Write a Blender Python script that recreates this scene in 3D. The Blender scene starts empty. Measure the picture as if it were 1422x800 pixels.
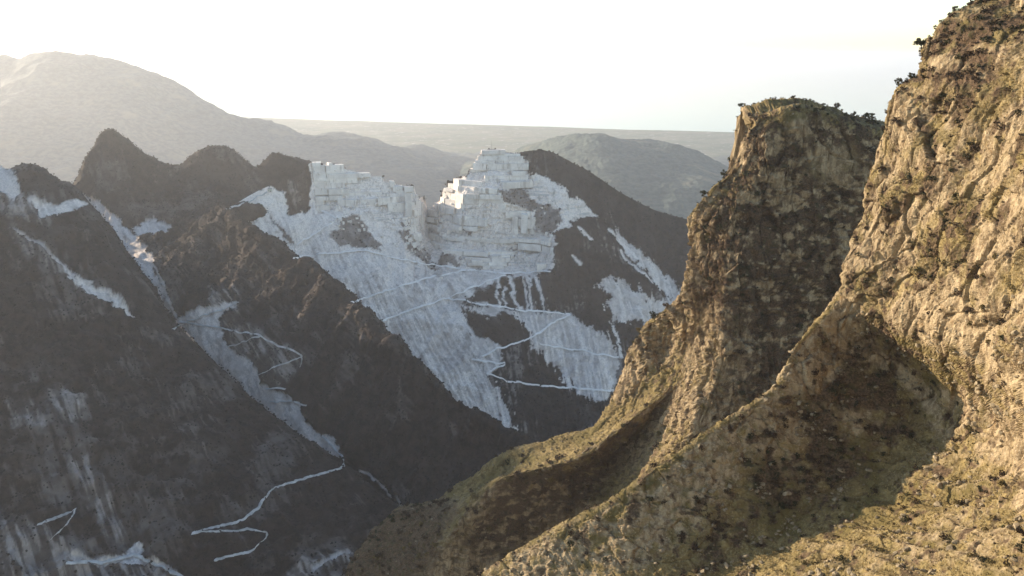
import bpy, math, random
import numpy as np
from mathutils import Vector

# ------------------------------------------------------------------ camera, sky, sun, exposure
rng = np.random.default_rng(7)
random.seed(7)
W, H, F = 1422.0, 800.0, 1300.0          # photograph's pixels, focal length in pixels
PITCH = math.radians(14.0)
ZC = 900.0                               # eye height above the sea
CAM = np.array([0.0, 0.0, ZC])
SUN_AZ, SUN_EL = math.radians(-58.0), math.radians(11.0)
SUN_STRENGTH, SKY_STRENGTH, EXPOSURE = 4.8, 0.145, 1.15
HAZE_DENSITY = 4.4e-5

scene = bpy.context.scene
col = scene.collection
cam_d = bpy.data.cameras.new('camera')
cam_d.sensor_fit = 'HORIZONTAL'; cam_d.sensor_width = 36.0
cam_d.lens = F / W * 36.0
cam_d.clip_start = 1.0; cam_d.clip_end = 200000.0
cam = bpy.data.objects.new('camera', cam_d); col.objects.link(cam)
cam.location = CAM; cam.rotation_euler = (math.pi / 2 - PITCH, 0, 0)
scene.camera = cam

world = bpy.data.worlds.new('World'); scene.world = world; world.use_nodes = True
wn = world.node_tree; wn.nodes.clear()
sky = wn.nodes.new('ShaderNodeTexSky'); sky.sky_type = 'NISHITA'; sky.sun_disc = False
sky.sun_elevation = SUN_EL; sky.sun_rotation = SUN_AZ
sky.altitude = 900.0; sky.air_density = 1.0; sky.dust_density = 0.2; sky.ozone_density = 1.0
bg = wn.nodes.new('ShaderNodeBackground'); bg.inputs[1].default_value = SKY_STRENGTH
wo = wn.nodes.new('ShaderNodeOutputWorld')
wn.links.new(sky.outputs[0], bg.inputs[0]); wn.links.new(bg.outputs[0], wo.inputs[0])

sl = bpy.data.lights.new('sun', 'SUN'); sl.energy = SUN_STRENGTH; sl.angle = math.radians(0.5)
sl.color = (1.0, 0.845, 0.63)
so = bpy.data.objects.new('sun', sl); col.objects.link(so)
SUN = np.array([math.sin(SUN_AZ) * math.cos(SUN_EL), math.cos(SUN_AZ) * math.cos(SUN_EL), math.sin(SUN_EL)])
so.rotation_euler = Vector(-SUN).to_track_quat('-Z', 'Y').to_euler()
so.location = (-3000, 2000, 2500)

vs = scene.view_settings
vs.view_transform = 'Standard'; vs.look = 'None'; vs.gamma = 1.0; vs.use_curve_mapping = False
vs.exposure = EXPOSURE
scene.cycles.use_denoising = True
scene.cycles.max_bounces = 4; scene.cycles.diffuse_bounces = 2; scene.cycles.glossy_bounces = 1
scene.cycles.transparent_max_bounces = 4; scene.cycles.volume_bounces = 1
scene.cycles.use_adaptive_sampling = True

# ------------------------------------------------------------------ pixel <-> place
CP, SP = math.cos(PITCH), math.sin(PITCH)
def place(px, py, D):
    """point seen at a photograph pixel, D metres ahead of the camera (horizontal)"""
    px, py, D = np.broadcast_arrays(np.asarray(px, float), np.asarray(py, float), np.asarray(D, float))
    x = (px - W / 2) / F; y = -(py - H / 2) / F
    dy = CP + y * SP; dz = -SP + y * CP
    return np.stack([x / dy * D, D, ZC + dz / dy * D], -1)
def project(P):
    d = P - CAM
    f = d[..., 1] * CP - d[..., 2] * SP
    u = d[..., 1] * SP + d[..., 2] * CP
    f = np.maximum(f, 1.0)
    return d[..., 0] / f * F + W / 2, H / 2 - u / f * F

# ------------------------------------------------------------------ noise
_G = rng.normal(size=(32, 32, 32, 3)).astype(np.float32)
_G /= np.linalg.norm(_G, axis=-1, keepdims=True)
def perlin(p):
    p = np.asarray(p, np.float32); sh = p.shape[:-1]; p = p.reshape(-1, 3)
    i = np.floor(p).astype(np.int32); f = p - i; i &= 31; j = (i + 1) & 31
    w = f * f * f * (f * (f * 6 - 15) + 10)
    out = 0
    for a in (0, 1):
        X = j[:, 0] if a else i[:, 0]; wx = w[:, 0] if a else 1 - w[:, 0]; fx = f[:, 0] - a
        for b in (0, 1):
            Y = j[:, 1] if b else i[:, 1]; wy = w[:, 1] if b else 1 - w[:, 1]; fy = f[:, 1] - b
            for c in (0, 1):
                Z = j[:, 2] if c else i[:, 2]; wz = w[:, 2] if c else 1 - w[:, 2]; fz = f[:, 2] - c
                g = _G[X, Y, Z]
                out = out + wx * wy * wz * (g[:, 0] * fx + g[:, 1] * fy + g[:, 2] * fz)
    return (out * 1.6).reshape(sh)
def fbm(p, octv=4, gain=0.5, lac=2.03):
    s = 0; a = 1.0; p = np.asarray(p, np.float32)
    for k in range(octv):
        s = s + a * perlin(p + 11.3 * k); a *= gain; p = p * lac
    return s
def ridged(p, octv=4, gain=0.5, lac=2.03):
    s = 0; a = 1.0; p = np.asarray(p, np.float32)
    for k in range(octv):
        s = s + a * (1 - 2 * np.abs(perlin(p + 7.7 * k))); a *= gain; p = p * lac
    return s
def facets(p, seed=0):
    """angular blocks: each cell is a small tilted plane; returns (height, distance to the joint)"""
    p = np.asarray(p, np.float32); sh = p.shape[:-1]; p = p.reshape(-1, 3)
    i = np.floor(p - .5).astype(np.int32)
    d1 = np.full(len(p), 9., np.float32); d2 = d1.copy(); h = np.zeros(len(p), np.float32)
    for a in (0, 1):
        for b in (0, 1):
            for c in (0, 1):
                k = i + np.array([a, b, c], np.int32)
                g = _G[(k[:, 0] + seed) & 31, (k[:, 1] + 3 * seed) & 31, k[:, 2] & 31]
                o = p - (k + .5 + .42 * g)
                dd = np.einsum('ij,ij->i', o, o)
                g2 = _G[(k[:, 0] + 13 + seed) & 31, k[:, 1] & 31, (k[:, 2] + 5) & 31]
                hh = np.einsum('ij,ij->i', o, g2) * .8 + g2[:, 1] * .45
                new = dd < d1
                d2 = np.where(new, d1, np.minimum(d2, dd)); h = np.where(new, hh, h); d1 = np.where(new, dd, d1)
    return h.reshape(sh), (np.sqrt(d2) - np.sqrt(d1)).reshape(sh)
def sstep(a, b, x):
    t = np.clip((x - a) / (b - a), 0, 1); return t * t * (3 - 2 * t)

def poly(px, py, pts):
    """signed distance in pixels, positive inside the polygon"""
    pts = np.asarray(pts, float); n = len(pts)
    d2 = np.full(px.shape, 1e12); inside = np.zeros(px.shape, bool)
    for k in range(n):
        a = pts[k]; b = pts[(k + 1) % n]; e = b - a
        wx = px - a[0]; wy = py - a[1]
        t = np.clip((wx * e[0] + wy * e[1]) / max(e @ e, 1e-9), 0, 1)
        d2 = np.minimum(d2, (wx - e[0] * t) ** 2 + (wy - e[1] * t) ** 2)
        c = (a[1] <= py) != (b[1] <= py)
        if abs(e[1]) > 1e-9:
            inside ^= c & (px < a[0] + (py - a[1]) * e[0] / e[1])
    d = np.sqrt(d2)
    return np.where(inside, d, -d)
def line(px, py, pts):
    pts = np.asarray(pts, float); d2 = np.full(px.shape, 1e12)
    for k in range(len(pts) - 1):
        a = pts[k]; e = pts[k + 1] - a
        wx = px - a[0]; wy = py - a[1]
        t = np.clip((wx * e[0] + wy * e[1]) / max(e @ e, 1e-9), 0, 1)
        d2 = np.minimum(d2, (wx - e[0] * t) ** 2 + (wy - e[1] * t) ** 2)
    return np.sqrt(d2)

# ------------------------------------------------------------------ grids and meshes
def catmull(C, counts, tension=0.5):
    """interpolate control rows C (n, m, 3) along axis 0; counts = samples per span"""
    n = len(C); out = []
    for i in range(n - 1):
        p1, p2 = C[i], C[i + 1]
        p0 = C[i - 1] if i > 0 else 2 * p1 - p2
        p3 = C[i + 2] if i + 2 < n else 2 * p2 - p1
        m1 = (p2 - p0) * tension; m2 = (p3 - p1) * tension
        k = counts[i]
        t = np.linspace(0, 1, k, endpoint=False) if i < n - 2 else np.linspace(0, 1, k + 1)
        t = t[:, None, None]
        out.append((2 * t**3 - 3 * t**2 + 1) * p1 + (t**3 - 2 * t**2 + t) * m1 + (-2 * t**3 + 3 * t**2) * p2 + (t**3 - t**2) * m2)
    return np.concatenate(out)
def span_counts(C, step, off_step, big=1e9):
    px, py = project(C)
    n = []
    for i in range(len(C) - 1):
        L = np.hypot(px[i + 1] - px[i], py[i + 1] - py[i])
        vis = ((px[i] > -40) & (px[i] < W + 40) & (py[i] > -40) & (py[i] < H + 40)) | \
              ((px[i + 1] > -40) & (px[i + 1] < W + 40) & (py[i + 1] > -40) & (py[i + 1] < H + 40))
        L = np.where(vis, np.minimum(L, 500) / step, np.minimum(L, 400) / off_step)
        n.append(int(max(2, np.percentile(L, 80))))
    return n
def dense(C, step, off_step=8.0, tension=0.4, hidden_rows=()):
    """C (rows, columns, 3) of places -> fine grid, about `step` photograph pixels apart"""
    C = np.asarray(C, float)
    cr = span_counts(C, step, off_step)
    for k in hidden_rows: cr[k] = max(3, cr[k] // 5)
    G = catmull(C, cr, tension)
    Ct = np.swapaxes(G, 0, 1)
    # column spans are counted on the control net
    cc = span_counts(np.swapaxes(C, 0, 1), step, off_step)
    return np.swapaxes(catmull(Ct, cc, tension), 0, 1)
def normals(G):
    a = np.gradient(G, axis=0); b = np.gradient(G, axis=1)
    n = np.cross(b, a); n /= np.maximum(np.linalg.norm(n, axis=-1, keepdims=True), 1e-9)
    s = np.sign((n[..., 2].mean()))
    return n * (s if s != 0 else 1)
def resample(G, axis, n, passes=1):
    return G
def grid_mesh(name, G, attrs=None, smooth=True):
    r, c = G.shape[:2]
    me = bpy.data.meshes.new(name)
    idx = np.arange(r * c).reshape(r, c)
    q = np.stack([idx[:-1, :-1], idx[:-1, 1:], idx[1:, 1:], idx[1:, :-1]], -1).reshape(-1, 4)
    # keep the faces turned up/out
    P = G.reshape(-1, 3)
    fn = np.cross(P[q[:, 1]] - P[q[:, 0]], P[q[:, 3]] - P[q[:, 0]])
    if fn[:, 2].sum() < 0: q = q[:, ::-1]
    raw_mesh(me, P, q, smooth)
    for k, v in (attrs or {}).items():
        a = me.attributes.new(k, 'FLOAT', 'POINT'); a.data.foreach_set('value', np.ascontiguousarray(v, np.float32).reshape(-1))
    return me
def raw_mesh(me, P, faces, smooth=False):
    faces = np.ascontiguousarray(faces, np.int32); k = faces.shape[1]; nf = len(faces)
    me.vertices.add(len(P)); me.vertices.foreach_set('co', np.ascontiguousarray(P, np.float32).reshape(-1))
    me.loops.add(nf * k); me.loops.foreach_set('vertex_index', faces.reshape(-1))
    me.polygons.add(nf)
    me.polygons.foreach_set('loop_start', np.arange(0, nf * k, k, dtype=np.int32))
    me.polygons.foreach_set('use_smooth', np.full(nf, smooth))
    me.update(calc_edges=True)
def obj(name, me, mat, parent=None):
    o = bpy.data.objects.new(name, me); col.objects.link(o)
    if mat and me is not None and not me.materials: me.materials.append(mat)
    if parent: o.parent = parent
    return o
def struct(o, label, cat):
    o['kind'] = 'structure'; o['label'] = label; o['category'] = cat; return o
def tag(o, label, cat, group=None, kind=None):
    o['label'] = label; o['category'] = cat
    if group: o['group'] = group
    if kind: o['kind'] = kind
    return o

# ------------------------------------------------------------------ materials
class Mat:
    def __init__(s, name, rough=0.95):
        s.m = bpy.data.materials.new(name); s.m.use_nodes = True
        s.t = s.m.node_tree; s.b = s.t.nodes['Principled BSDF']
        s.b.inputs['Roughness'].default_value = rough
        s.b.inputs['Specular IOR Level'].default_value = 0.15
    def n(s, t): return s.t.nodes.new(t)
    def l(s, a, b): s.t.links.new(a, b)
    def pos(s):
        return s.n('ShaderNodeNewGeometry').outputs['Position']
    def noise(s, scale, detail=4, rough=0.6, stretch=None):
        t = s.n('ShaderNodeTexNoise'); t.inputs['Scale'].default_value = scale
        t.inputs['Detail'].default_value = detail; t.inputs['Roughness'].default_value = rough
        v = s.pos()
        if stretch:
            mp = s.n('ShaderNodeMapping'); mp.inputs['Scale'].default_value = stretch; s.l(v, mp.inputs[0]); v = mp.outputs[0]
        s.l(v, t.inputs['Vector']); return t.outputs['Fac']
    def attr(s, name):
        a = s.n('ShaderNodeAttribute'); a.attribute_name = name; return a.outputs['Fac']
    def ramp(s, fac, lo, hi):
        m = s.n('ShaderNodeMapRange'); m.inputs['From Min'].default_value = lo; m.inputs['From Max'].default_value = hi
        m.interpolation_type = 'SMOOTHSTEP'; s.l(fac, m.inputs['Value']); return m.outputs[0]
    def mix(s, fac, a, b):
        m = s.n('ShaderNodeMix'); m.data_type = 'RGBA'
        if isinstance(fac, float): m.inputs[0].default_value = fac
        else: s.l(fac, m.inputs[0])
        for v, k in ((a, 6), (b, 7)):
            if isinstance(v, tuple): m.inputs[k].default_value = v + (1,)
            else: s.l(v, m.inputs[k])
        return m.outputs[2]
    def math(s, op, a, b):
        m = s.n('ShaderNodeMath'); m.operation = op; m.use_clamp = False
        for v, k in ((a, 0), (b, 1)):
            if isinstance(v, (int, float)): m.inputs[k].default_value = v
            else: s.l(v, m.inputs[k])
        return m.outputs[0]
    def colour(s, c):
        if isinstance(c, tuple): s.b.inputs['Base Color'].default_value = c + (1,)
        else: s.l(c, s.b.inputs['Base Color'])
    def bump(s, h, dist, strength=0.6):
        b = s.n('ShaderNodeBump'); b.inputs['Distance'].default_value = dist; b.inputs['Strength'].default_value = strength
        s.l(h, b.inputs['Height']); s.l(b.outputs[0], s.b.inputs['Normal'])

def near_rock_material():
    M = Mat('limestone_and_scrub')
    big, mid, fine = M.noise(0.05, 5), M.noise(0.3, 6, 0.65), M.noise(1.6, 6, 0.7)
    streak = M.noise(0.5, 5, 0.65, (1.0, 1.0, 0.28))
    rock = M.mix(M.ramp(streak, .36, .66), (.185, .128, .072), (.42, .315, .19))
    rock = M.mix(M.ramp(fine, .52, .70), rock, (.50, .395, .265))
    rock = M.mix(M.ramp(mid, .55, .75), rock, (.25, .155, .075))
    grass = M.mix(M.ramp(mid, .35, .65), (.112, .077, .030), (.27, .195, .080))
    grass = M.mix(M.ramp(fine, .48, .66), grass, (.32, .25, .13))
    grass = M.mix(M.ramp(big, .48, .62), grass, (.135, .102, .038))
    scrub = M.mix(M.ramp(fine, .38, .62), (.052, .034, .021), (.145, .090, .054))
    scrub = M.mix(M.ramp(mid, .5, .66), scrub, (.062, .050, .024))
    c = M.mix(M.attr('grass'), rock, grass)
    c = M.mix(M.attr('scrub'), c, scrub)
    M.colour(c)
    M.bump(M.math('ADD', M.math('MULTIPLY', mid, 1.0), M.math('MULTIPLY', fine, .5)), 0.9, 0.8)
    return M.m
def slope_material():
    M = Mat('wooded_slope_and_marble')
    big, mid, fine = M.noise(0.012, 5), M.noise(0.06, 6, 0.65), M.noise(0.35, 5, 0.7)
    soil = M.mix(M.ramp(mid, .35, .65), (.024, .015, .012), (.054, .034, .027))
    soil = M.mix(M.ramp(fine, .5, .72), soil, (.062, .042, .034))
    soil = M.mix(M.ramp(big, .5, .68), soil, (.060, .042, .035))
    marble = M.mix(M.ramp(fine, .35, .62), (.66, .57, .515), (.93, .825, .75))
    marble = M.mix(M.ramp(mid, .52, .72), marble, (.58, .49, .44))
    dirty = M.mix(M.ramp(mid, .4, .62), (.35, .285, .255), (.60, .52, .475))
    band = M.noise(1.0, 3, .6, (.012, .012, .22))
    lines = M.mix(M.math('MULTIPLY', M.attr('bench'), M.ramp(band, .56, .66)), marble, (.50, .46, .43))
    joint = M.noise(1.0, 4, .6, (.07, .07, .012))
    marble = M.mix(M.math('MULTIPLY', M.attr('bench'), M.ramp(joint, .54, .68)), lines, (.44, .385, .345))
    c = M.mix(M.attr('scree'), soil, dirty)
    c = M.mix(M.attr('marble'), c, marble)
    M.colour(c)
    M.bump(M.math('ADD', mid, M.math('MULTIPLY', fine, .6)), 3.0, 0.7)
    return M.m
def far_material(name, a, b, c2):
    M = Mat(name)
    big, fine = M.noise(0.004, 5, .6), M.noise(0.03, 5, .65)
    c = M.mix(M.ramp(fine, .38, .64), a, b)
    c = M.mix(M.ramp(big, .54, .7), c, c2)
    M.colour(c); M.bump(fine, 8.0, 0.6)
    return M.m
MAT_NEAR = near_rock_material()
MAT_SLOPE = slope_material()
MAT_FAR = far_material('haze_tinted_far_hill', (.075, .088, .088), (.135, .142, .130), (.18, .16, .125))  # base colours lightened: part of the distance haze is put into them
MAT_FAR2 = far_material('haze_tinted_evergreen_hill', (.05, .07, .066), (.10, .12, .10), (.19, .165, .115))  # wooded greens, raised a little to carry distance haze in the colour

# ------------------------------------------------------------------ sea and coastal plain
def build_lowland():
    M = Mat('sea_water', 0.12); M.colour((.035, .05, .06)); M.b.inputs['Specular IOR Level'].default_value = 0.5
    w = M.noise(0.01, 3); M.bump(w, 2.0, 0.05)
    n = 24
    xs = np.linspace(-60000, 60000, n); ys = np.linspace(-6000, 110000, n)
    G = np.stack(np.meshgrid(xs, ys, indexing='xy') + [np.zeros((n, n))], -1)
    struct(obj('sea', grid_mesh('sea', G), M.m), 'pale open sea beyond the coastal plain, lost in haze', 'sea')
    M = Mat('plain_fields')
    vor = M.n('ShaderNodeTexVoronoi'); vor.inputs['Scale'].default_value = 0.006; M.l(M.pos(), vor.inputs['Vector'])
    c = M.mix(M.ramp(M.noise(0.002, 5), .4, .62), (.07, .085, .05), (.17, .15, .10))
    c = M.mix(M.ramp(M.noise(0.011, 5, .7), .56, .66), c, (.45, .42, .40))
    sep = M.n('ShaderNodeSeparateColor'); M.l(vor.outputs['Color'], sep.inputs[0])
    c = M.mix(M.ramp(sep.outputs[0], .6, .9), c, (.12, .13, .075))
    M.colour(c)
    # coast: nearer on the right than on the left
    nx = 160; x = np.linspace(-26000, 26000, nx)
    coast = 12300 - 0.42 * x + 160 * fbm(np.stack([x / 1500, 0 * x + .3, 0 * x], -1), 4)
    t = np.linspace(0, 1, 40)[:, None]
    Y = -5000 + t * (coast[None] + 5000)
    X = np.broadcast_to(x, Y.shape)
    Z = 4 + 6 * (1 - t) + 2.0 * fbm(np.stack([X / 900, Y / 900, 0 * X], -1), 3) * (1 - t ** 6)
    struct(obj('coastal_plain', grid_mesh('coastal_plain', np.stack([X, Y, Z], -1)), M.m),
           'flat hazy coastal plain of fields and towns before the sea', 'plain')
build_lowland()

# ------------------------------------------------------------------ far hills
def hill(name, label, crest, front_drop, depth, amp, wl, step=2.5, mat=None, foot=0.0, soft=False):
    """crest: (px, py, D) points; the slopes run down to the foot height on both sides"""
    cr = place(*np.array(crest, float).T)
    rows = []
    for s, k in ((-1.0, 1.0), (-.62, .66), (-.3, .30), (-.1, .08), (0, 0), (.12, .10), (.4, .42), (1.0, 1.0)):
        p = cr.copy(); p[:, 1] += s * depth * (1 if s < 0 else .8)
        p[:, 0] *= 1 + (p[:, 1] / cr[:, 1] - 1) * .15
        p[:, 2] = cr[:, 2] - k * (cr[:, 2] - foot)
        rows.append(p)
    G = dense(np.array(rows), step, 10, 0.5, hidden_rows=(5, 6))
    N = normals(G)
    d = amp * (ridged(G / wl, 5, .5) - .55) + .35 * amp * fbm(G / (wl * .18), 4, .6)
    if soft: d = amp * fbm(G / wl, 4) + .3 * amp * fbm(G / 110., 3) - .32 * amp * np.abs(fbm(G / 34., 3))
    fade = sstep(0, 60, G[..., 2] - foot + 30)
    G = G + N * (d * fade)[..., None]
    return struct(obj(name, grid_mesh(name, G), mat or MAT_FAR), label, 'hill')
def at_depth(pts, scale): return [(x, y, d * scale) for x, y, d in pts]
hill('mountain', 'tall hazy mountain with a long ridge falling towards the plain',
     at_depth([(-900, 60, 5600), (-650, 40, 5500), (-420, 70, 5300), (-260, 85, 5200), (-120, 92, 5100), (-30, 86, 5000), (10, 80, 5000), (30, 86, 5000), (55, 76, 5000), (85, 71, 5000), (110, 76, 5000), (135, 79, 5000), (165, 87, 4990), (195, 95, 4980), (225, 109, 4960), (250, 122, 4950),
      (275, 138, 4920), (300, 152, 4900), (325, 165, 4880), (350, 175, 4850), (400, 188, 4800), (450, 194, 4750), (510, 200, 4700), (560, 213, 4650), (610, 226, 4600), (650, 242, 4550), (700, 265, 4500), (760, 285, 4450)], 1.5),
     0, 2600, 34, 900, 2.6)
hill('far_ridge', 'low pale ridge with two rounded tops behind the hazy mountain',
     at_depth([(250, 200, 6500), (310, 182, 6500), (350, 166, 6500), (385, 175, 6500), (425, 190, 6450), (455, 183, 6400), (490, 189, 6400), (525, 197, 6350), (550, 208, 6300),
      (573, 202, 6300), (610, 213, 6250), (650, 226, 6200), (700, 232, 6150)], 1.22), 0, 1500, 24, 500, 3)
hill('wooded_hill', 'broad rounded wooded hill standing beyond the marble peak',
     at_depth([(640, 232, 5000), (690, 222, 4800), (735, 205, 4600), (780, 190, 4500), (825, 184, 4450), (860, 190, 4450), (905, 194, 4450), (940, 200, 4400), (985, 216, 4350), (1020, 232, 4300),
      (1070, 245, 4250), (1130, 255, 4200), (1200, 262, 4100)], 1.3), 0, 2600, 24, 480, 1.5, soft=True, mat=MAT_FAR2)
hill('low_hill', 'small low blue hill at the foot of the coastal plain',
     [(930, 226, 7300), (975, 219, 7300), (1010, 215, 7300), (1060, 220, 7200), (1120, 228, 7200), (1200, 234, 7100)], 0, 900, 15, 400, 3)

# ------------------------------------------------------------------ the marble quarry mountain
def interp_columns(cols, xs, ys):
    """cols: {x: [(y, D), ...]} -> D on the (ys, xs) lattice, smoothed"""
    kx = np.array(sorted(cols), float)
    T = np.stack([np.interp(ys, [q[0] for q in cols[k]], [q[1] for q in cols[k]]) for k in sorted(cols)], 1)
    k = np.exp(-0.5 * (np.arange(-8, 9) / 3.0) ** 2); k /= k.sum()
    Tp = np.pad(T, ((8, 8), (0, 0)), mode='edge')
    Tp[:8] = T[:1] + (T[:1] - T[1:2]) * np.arange(8, 0, -1)[:, None]
    Tp[-8:] = T[-1:] + (T[-1:] - T[-2:-1]) * np.arange(1, 9)[:, None]
    T = np.stack([np.convolve(Tp[:, j], k, 'valid') for j in range(T.shape[1])], 1)
    out = np.empty((len(ys), len(xs)))
    j = np.clip(np.searchsorted(kx, xs) - 1, 0, len(kx) - 2)
    t = (xs - kx[j]) / (kx[j + 1] - kx[j]); t = t * t * (3 - 2 * t)
    return T[:, j] * (1 - t) + T[:, j + 1] * t

Q_CREST = [(270, 312), (300, 298), (316, 290), (332, 281), (347, 272), (362, 264), (380, 256), (400, 250), (418, 242), (428, 229), (432, 225), (442, 226), (450, 229), (458, 226), (470, 230), (478, 231), (480, 235), (492, 236), (494, 240), (514, 240),
           (516, 244), (530, 244), (531, 251), (548, 252), (549, 257), (558, 258), (560, 264), (562, 256), (574, 256), (576, 268), (580, 273), (589, 272), (590, 284), (593, 289), (599, 287), (606, 281), (613, 274), (614, 262), (620, 260), (621, 252), (631, 250),
           (638, 244), (648, 243), (650, 236), (656, 234), (657, 226), (663, 218), (668, 210), (676, 206), (688, 206), (700, 209), (716, 212), (735, 209), (752, 208), (768, 212), (785, 221), (800, 229), (820, 239), (840, 253), (862, 268), (885, 281), (908, 292), (930, 299), (960, 306), (1000, 318), (1060, 345)]
Q_COLS = {
    270: [(280, 1890), (350, 1820), (400, 1760), (450, 1700), (500, 1640), (560, 1580), (660, 1490)],
    345: [(262, 1950), (300, 1925), (350, 1860), (400, 1800), (450, 1740), (500, 1680), (560, 1610), (660, 1500)],
    400: [(245, 1995), (290, 1965), (310, 1920), (350, 1880), (400, 1820), (450, 1765), (500, 1700), (560, 1630), (660, 1520)],
    435: [(222, 2060), (290, 2020), (310, 1960), (350, 1905), (400, 1840), (450, 1780), (500, 1715), (560, 1640), (660, 1530)],
    500: [(230, 2090), (262, 2055), (290, 2010), (320, 1985), (350, 1935), (400, 1850), (450, 1790), (500, 1725), (560, 1650), (660, 1540)],
    560: [(250, 2085), (285, 2065), (300, 2030), (350, 1965), (370, 1935), (400, 1865), (450, 1800), (500, 1730), (560, 1655), (660, 1540)],
    578: [(262, 2085), (300, 2062), (330, 2040), (350, 2010), (372, 1960), (400, 1875), (450, 1805), (500, 1732), (560, 1658), (660, 1540)],
    597: [(270, 2200), (310, 2175), (335, 2110), (350, 2060), (372, 1985), (400, 1885), (450, 1810), (500, 1735), (560, 1660), (660, 1540)],
    622: [(245, 2150), (270, 2120), (300, 2100), (330, 2060), (352, 2015), (375, 1985), (386, 1930), (400, 1888), (450, 1810), (500, 1735), (560, 1657), (660, 1535)],
    650: [(225, 2120), (258, 2080), (262, 2060), (300, 2045), (345, 2025), (352, 2000), (375, 1985), (386, 1930), (400, 1890), (450, 1810), (500, 1735), (560, 1655), (660, 1530)],
    685: [(205, 2135), (232, 2115), (236, 2085), (255, 2070), (262, 2045), (300, 2035), (345, 2020), (352, 1995), (375, 1980), (386, 1920), (400, 1880), (450, 1800), (500, 1730), (560, 1650), (660, 1520)],
    735: [(205, 2135), (240, 2105), (280, 2060), (310, 2035), (345, 2015), (375, 1975), (385, 1925), (400, 1890), (450, 1810), (500, 1735), (560, 1650), (660, 1520)],
    775: [(212, 2140), (260, 2080), (300, 2030), (325, 1985), (332, 1965), (375, 1930), (400, 1895), (450, 1825), (500, 1745), (560, 1655), (660, 1520)],
    830: [(245, 2140), (300, 2065), (350, 1985), (400, 1900), (450, 1820), (500, 1740), (560, 1650), (660, 1510)],
    880: [(280, 2140), (320, 2080), (370, 1985), (400, 1930), (450, 1850), (500, 1770), (560, 1680), (660, 1530)],
    930: [(295, 2150), (350, 2070), (400, 1985), (450, 1900), (500, 1810), (560, 1720), (660, 1570)],
    1060: [(340, 2100), (400, 2020), (450, 1940), (500, 1850), (560, 1750), (660, 1600)],
}
# painted-by-nature masks: where the mountain is bare marble, where it is grey spoil
Q_WHITE = [
    [(312, 292), (345, 268), (378, 262), (392, 272), (402, 300), (430, 296), (432, 224), (470, 230), (520, 240), (575, 262), (600, 288), (650, 238), (668, 208), (690, 205),
     (700, 212), (716, 213), (728, 222), (738, 240), (770, 252), (800, 280), (832, 301), (795, 305), (790, 318), (770, 322), (768, 368), (748, 384), (752, 392), (712, 384), (660, 402), (690, 390),
     (640, 425), (645, 440), (660, 470), (655, 490), (690, 540), (700, 570), (725, 612), (700, 610), (560, 500), (440, 380)],
]
Q_GREY = [
    [(640, 425), (720, 432), (790, 436), (800, 445), (760, 470), (740, 475), (730, 455), (715, 435), (680, 440)],
    [(735, 478), (790, 440), (840, 470), (860, 500), (850, 545), (835, 560), (800, 545), (765, 500)],
    [(825, 395), (845, 385), (870, 395), (900, 415), (935, 420), (930, 440), (890, 452), (850, 450), (840, 430), (845, 410)],
    [(850, 318), (870, 330), (900, 355), (940, 395), (955, 420), (930, 425), (900, 380), (870, 350)],
    [(660, 470), (690, 478), (700, 500), (680, 520), (655, 490)],
]
Q_DARK = [   # bushes and dark rock inside the white area
    [(455, 330), (485, 300), (500, 302), (515, 325), (530, 355), (500, 345), (470, 345)],
    [(372, 300), (385, 315), (400, 335), (412, 338), (395, 318)],
    [(340, 318), (352, 335), (364, 343), (352, 322)],
    [(555, 305), (575, 305), (582, 330), (565, 335), (557, 318)],
    [(660, 358), (690, 358), (688, 368), (660, 368)],
    [(690, 262), (735, 265), (745, 285), (780, 292), (778, 312), (765, 322), (750, 318), (735, 290), (700, 282)],
    [(660, 395), (712, 382), (735, 385), (745, 400), (756, 425), (720, 430), (660, 425)],
    [(742, 288), (770, 292), (782, 300), (775, 318), (760, 326), (744, 320), (740, 300)],
    [(612, 350), (640, 362), (632, 372), (606, 366)], [(640, 316), (660, 318), (655, 326), (642, 324)], [(704, 344), (722, 340), (716, 356), (704, 356)],
    [(548, 320), (562, 324), (590, 352), (612, 372), (600, 376), (570, 350)],
]
Q_STREAK = [[(690, 388), (694, 428)], [(708, 386), (718, 428)], [(728, 388), (732, 430)], [(737, 390), (738, 430)], [(746, 390), (756, 430)], [(700, 395), (702, 425)],
            [(800, 318), (820, 335)], [(795, 355), (805, 368)], [(845, 320), (885, 358)], [(860, 350), (905, 395)], [(850, 455), (862, 500)], [(800, 455), (815, 490)], [(770, 470), (780, 500)],
            [(820, 500), (832, 540)], [(840, 500), (850, 540)]]
BENCH = {}
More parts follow.
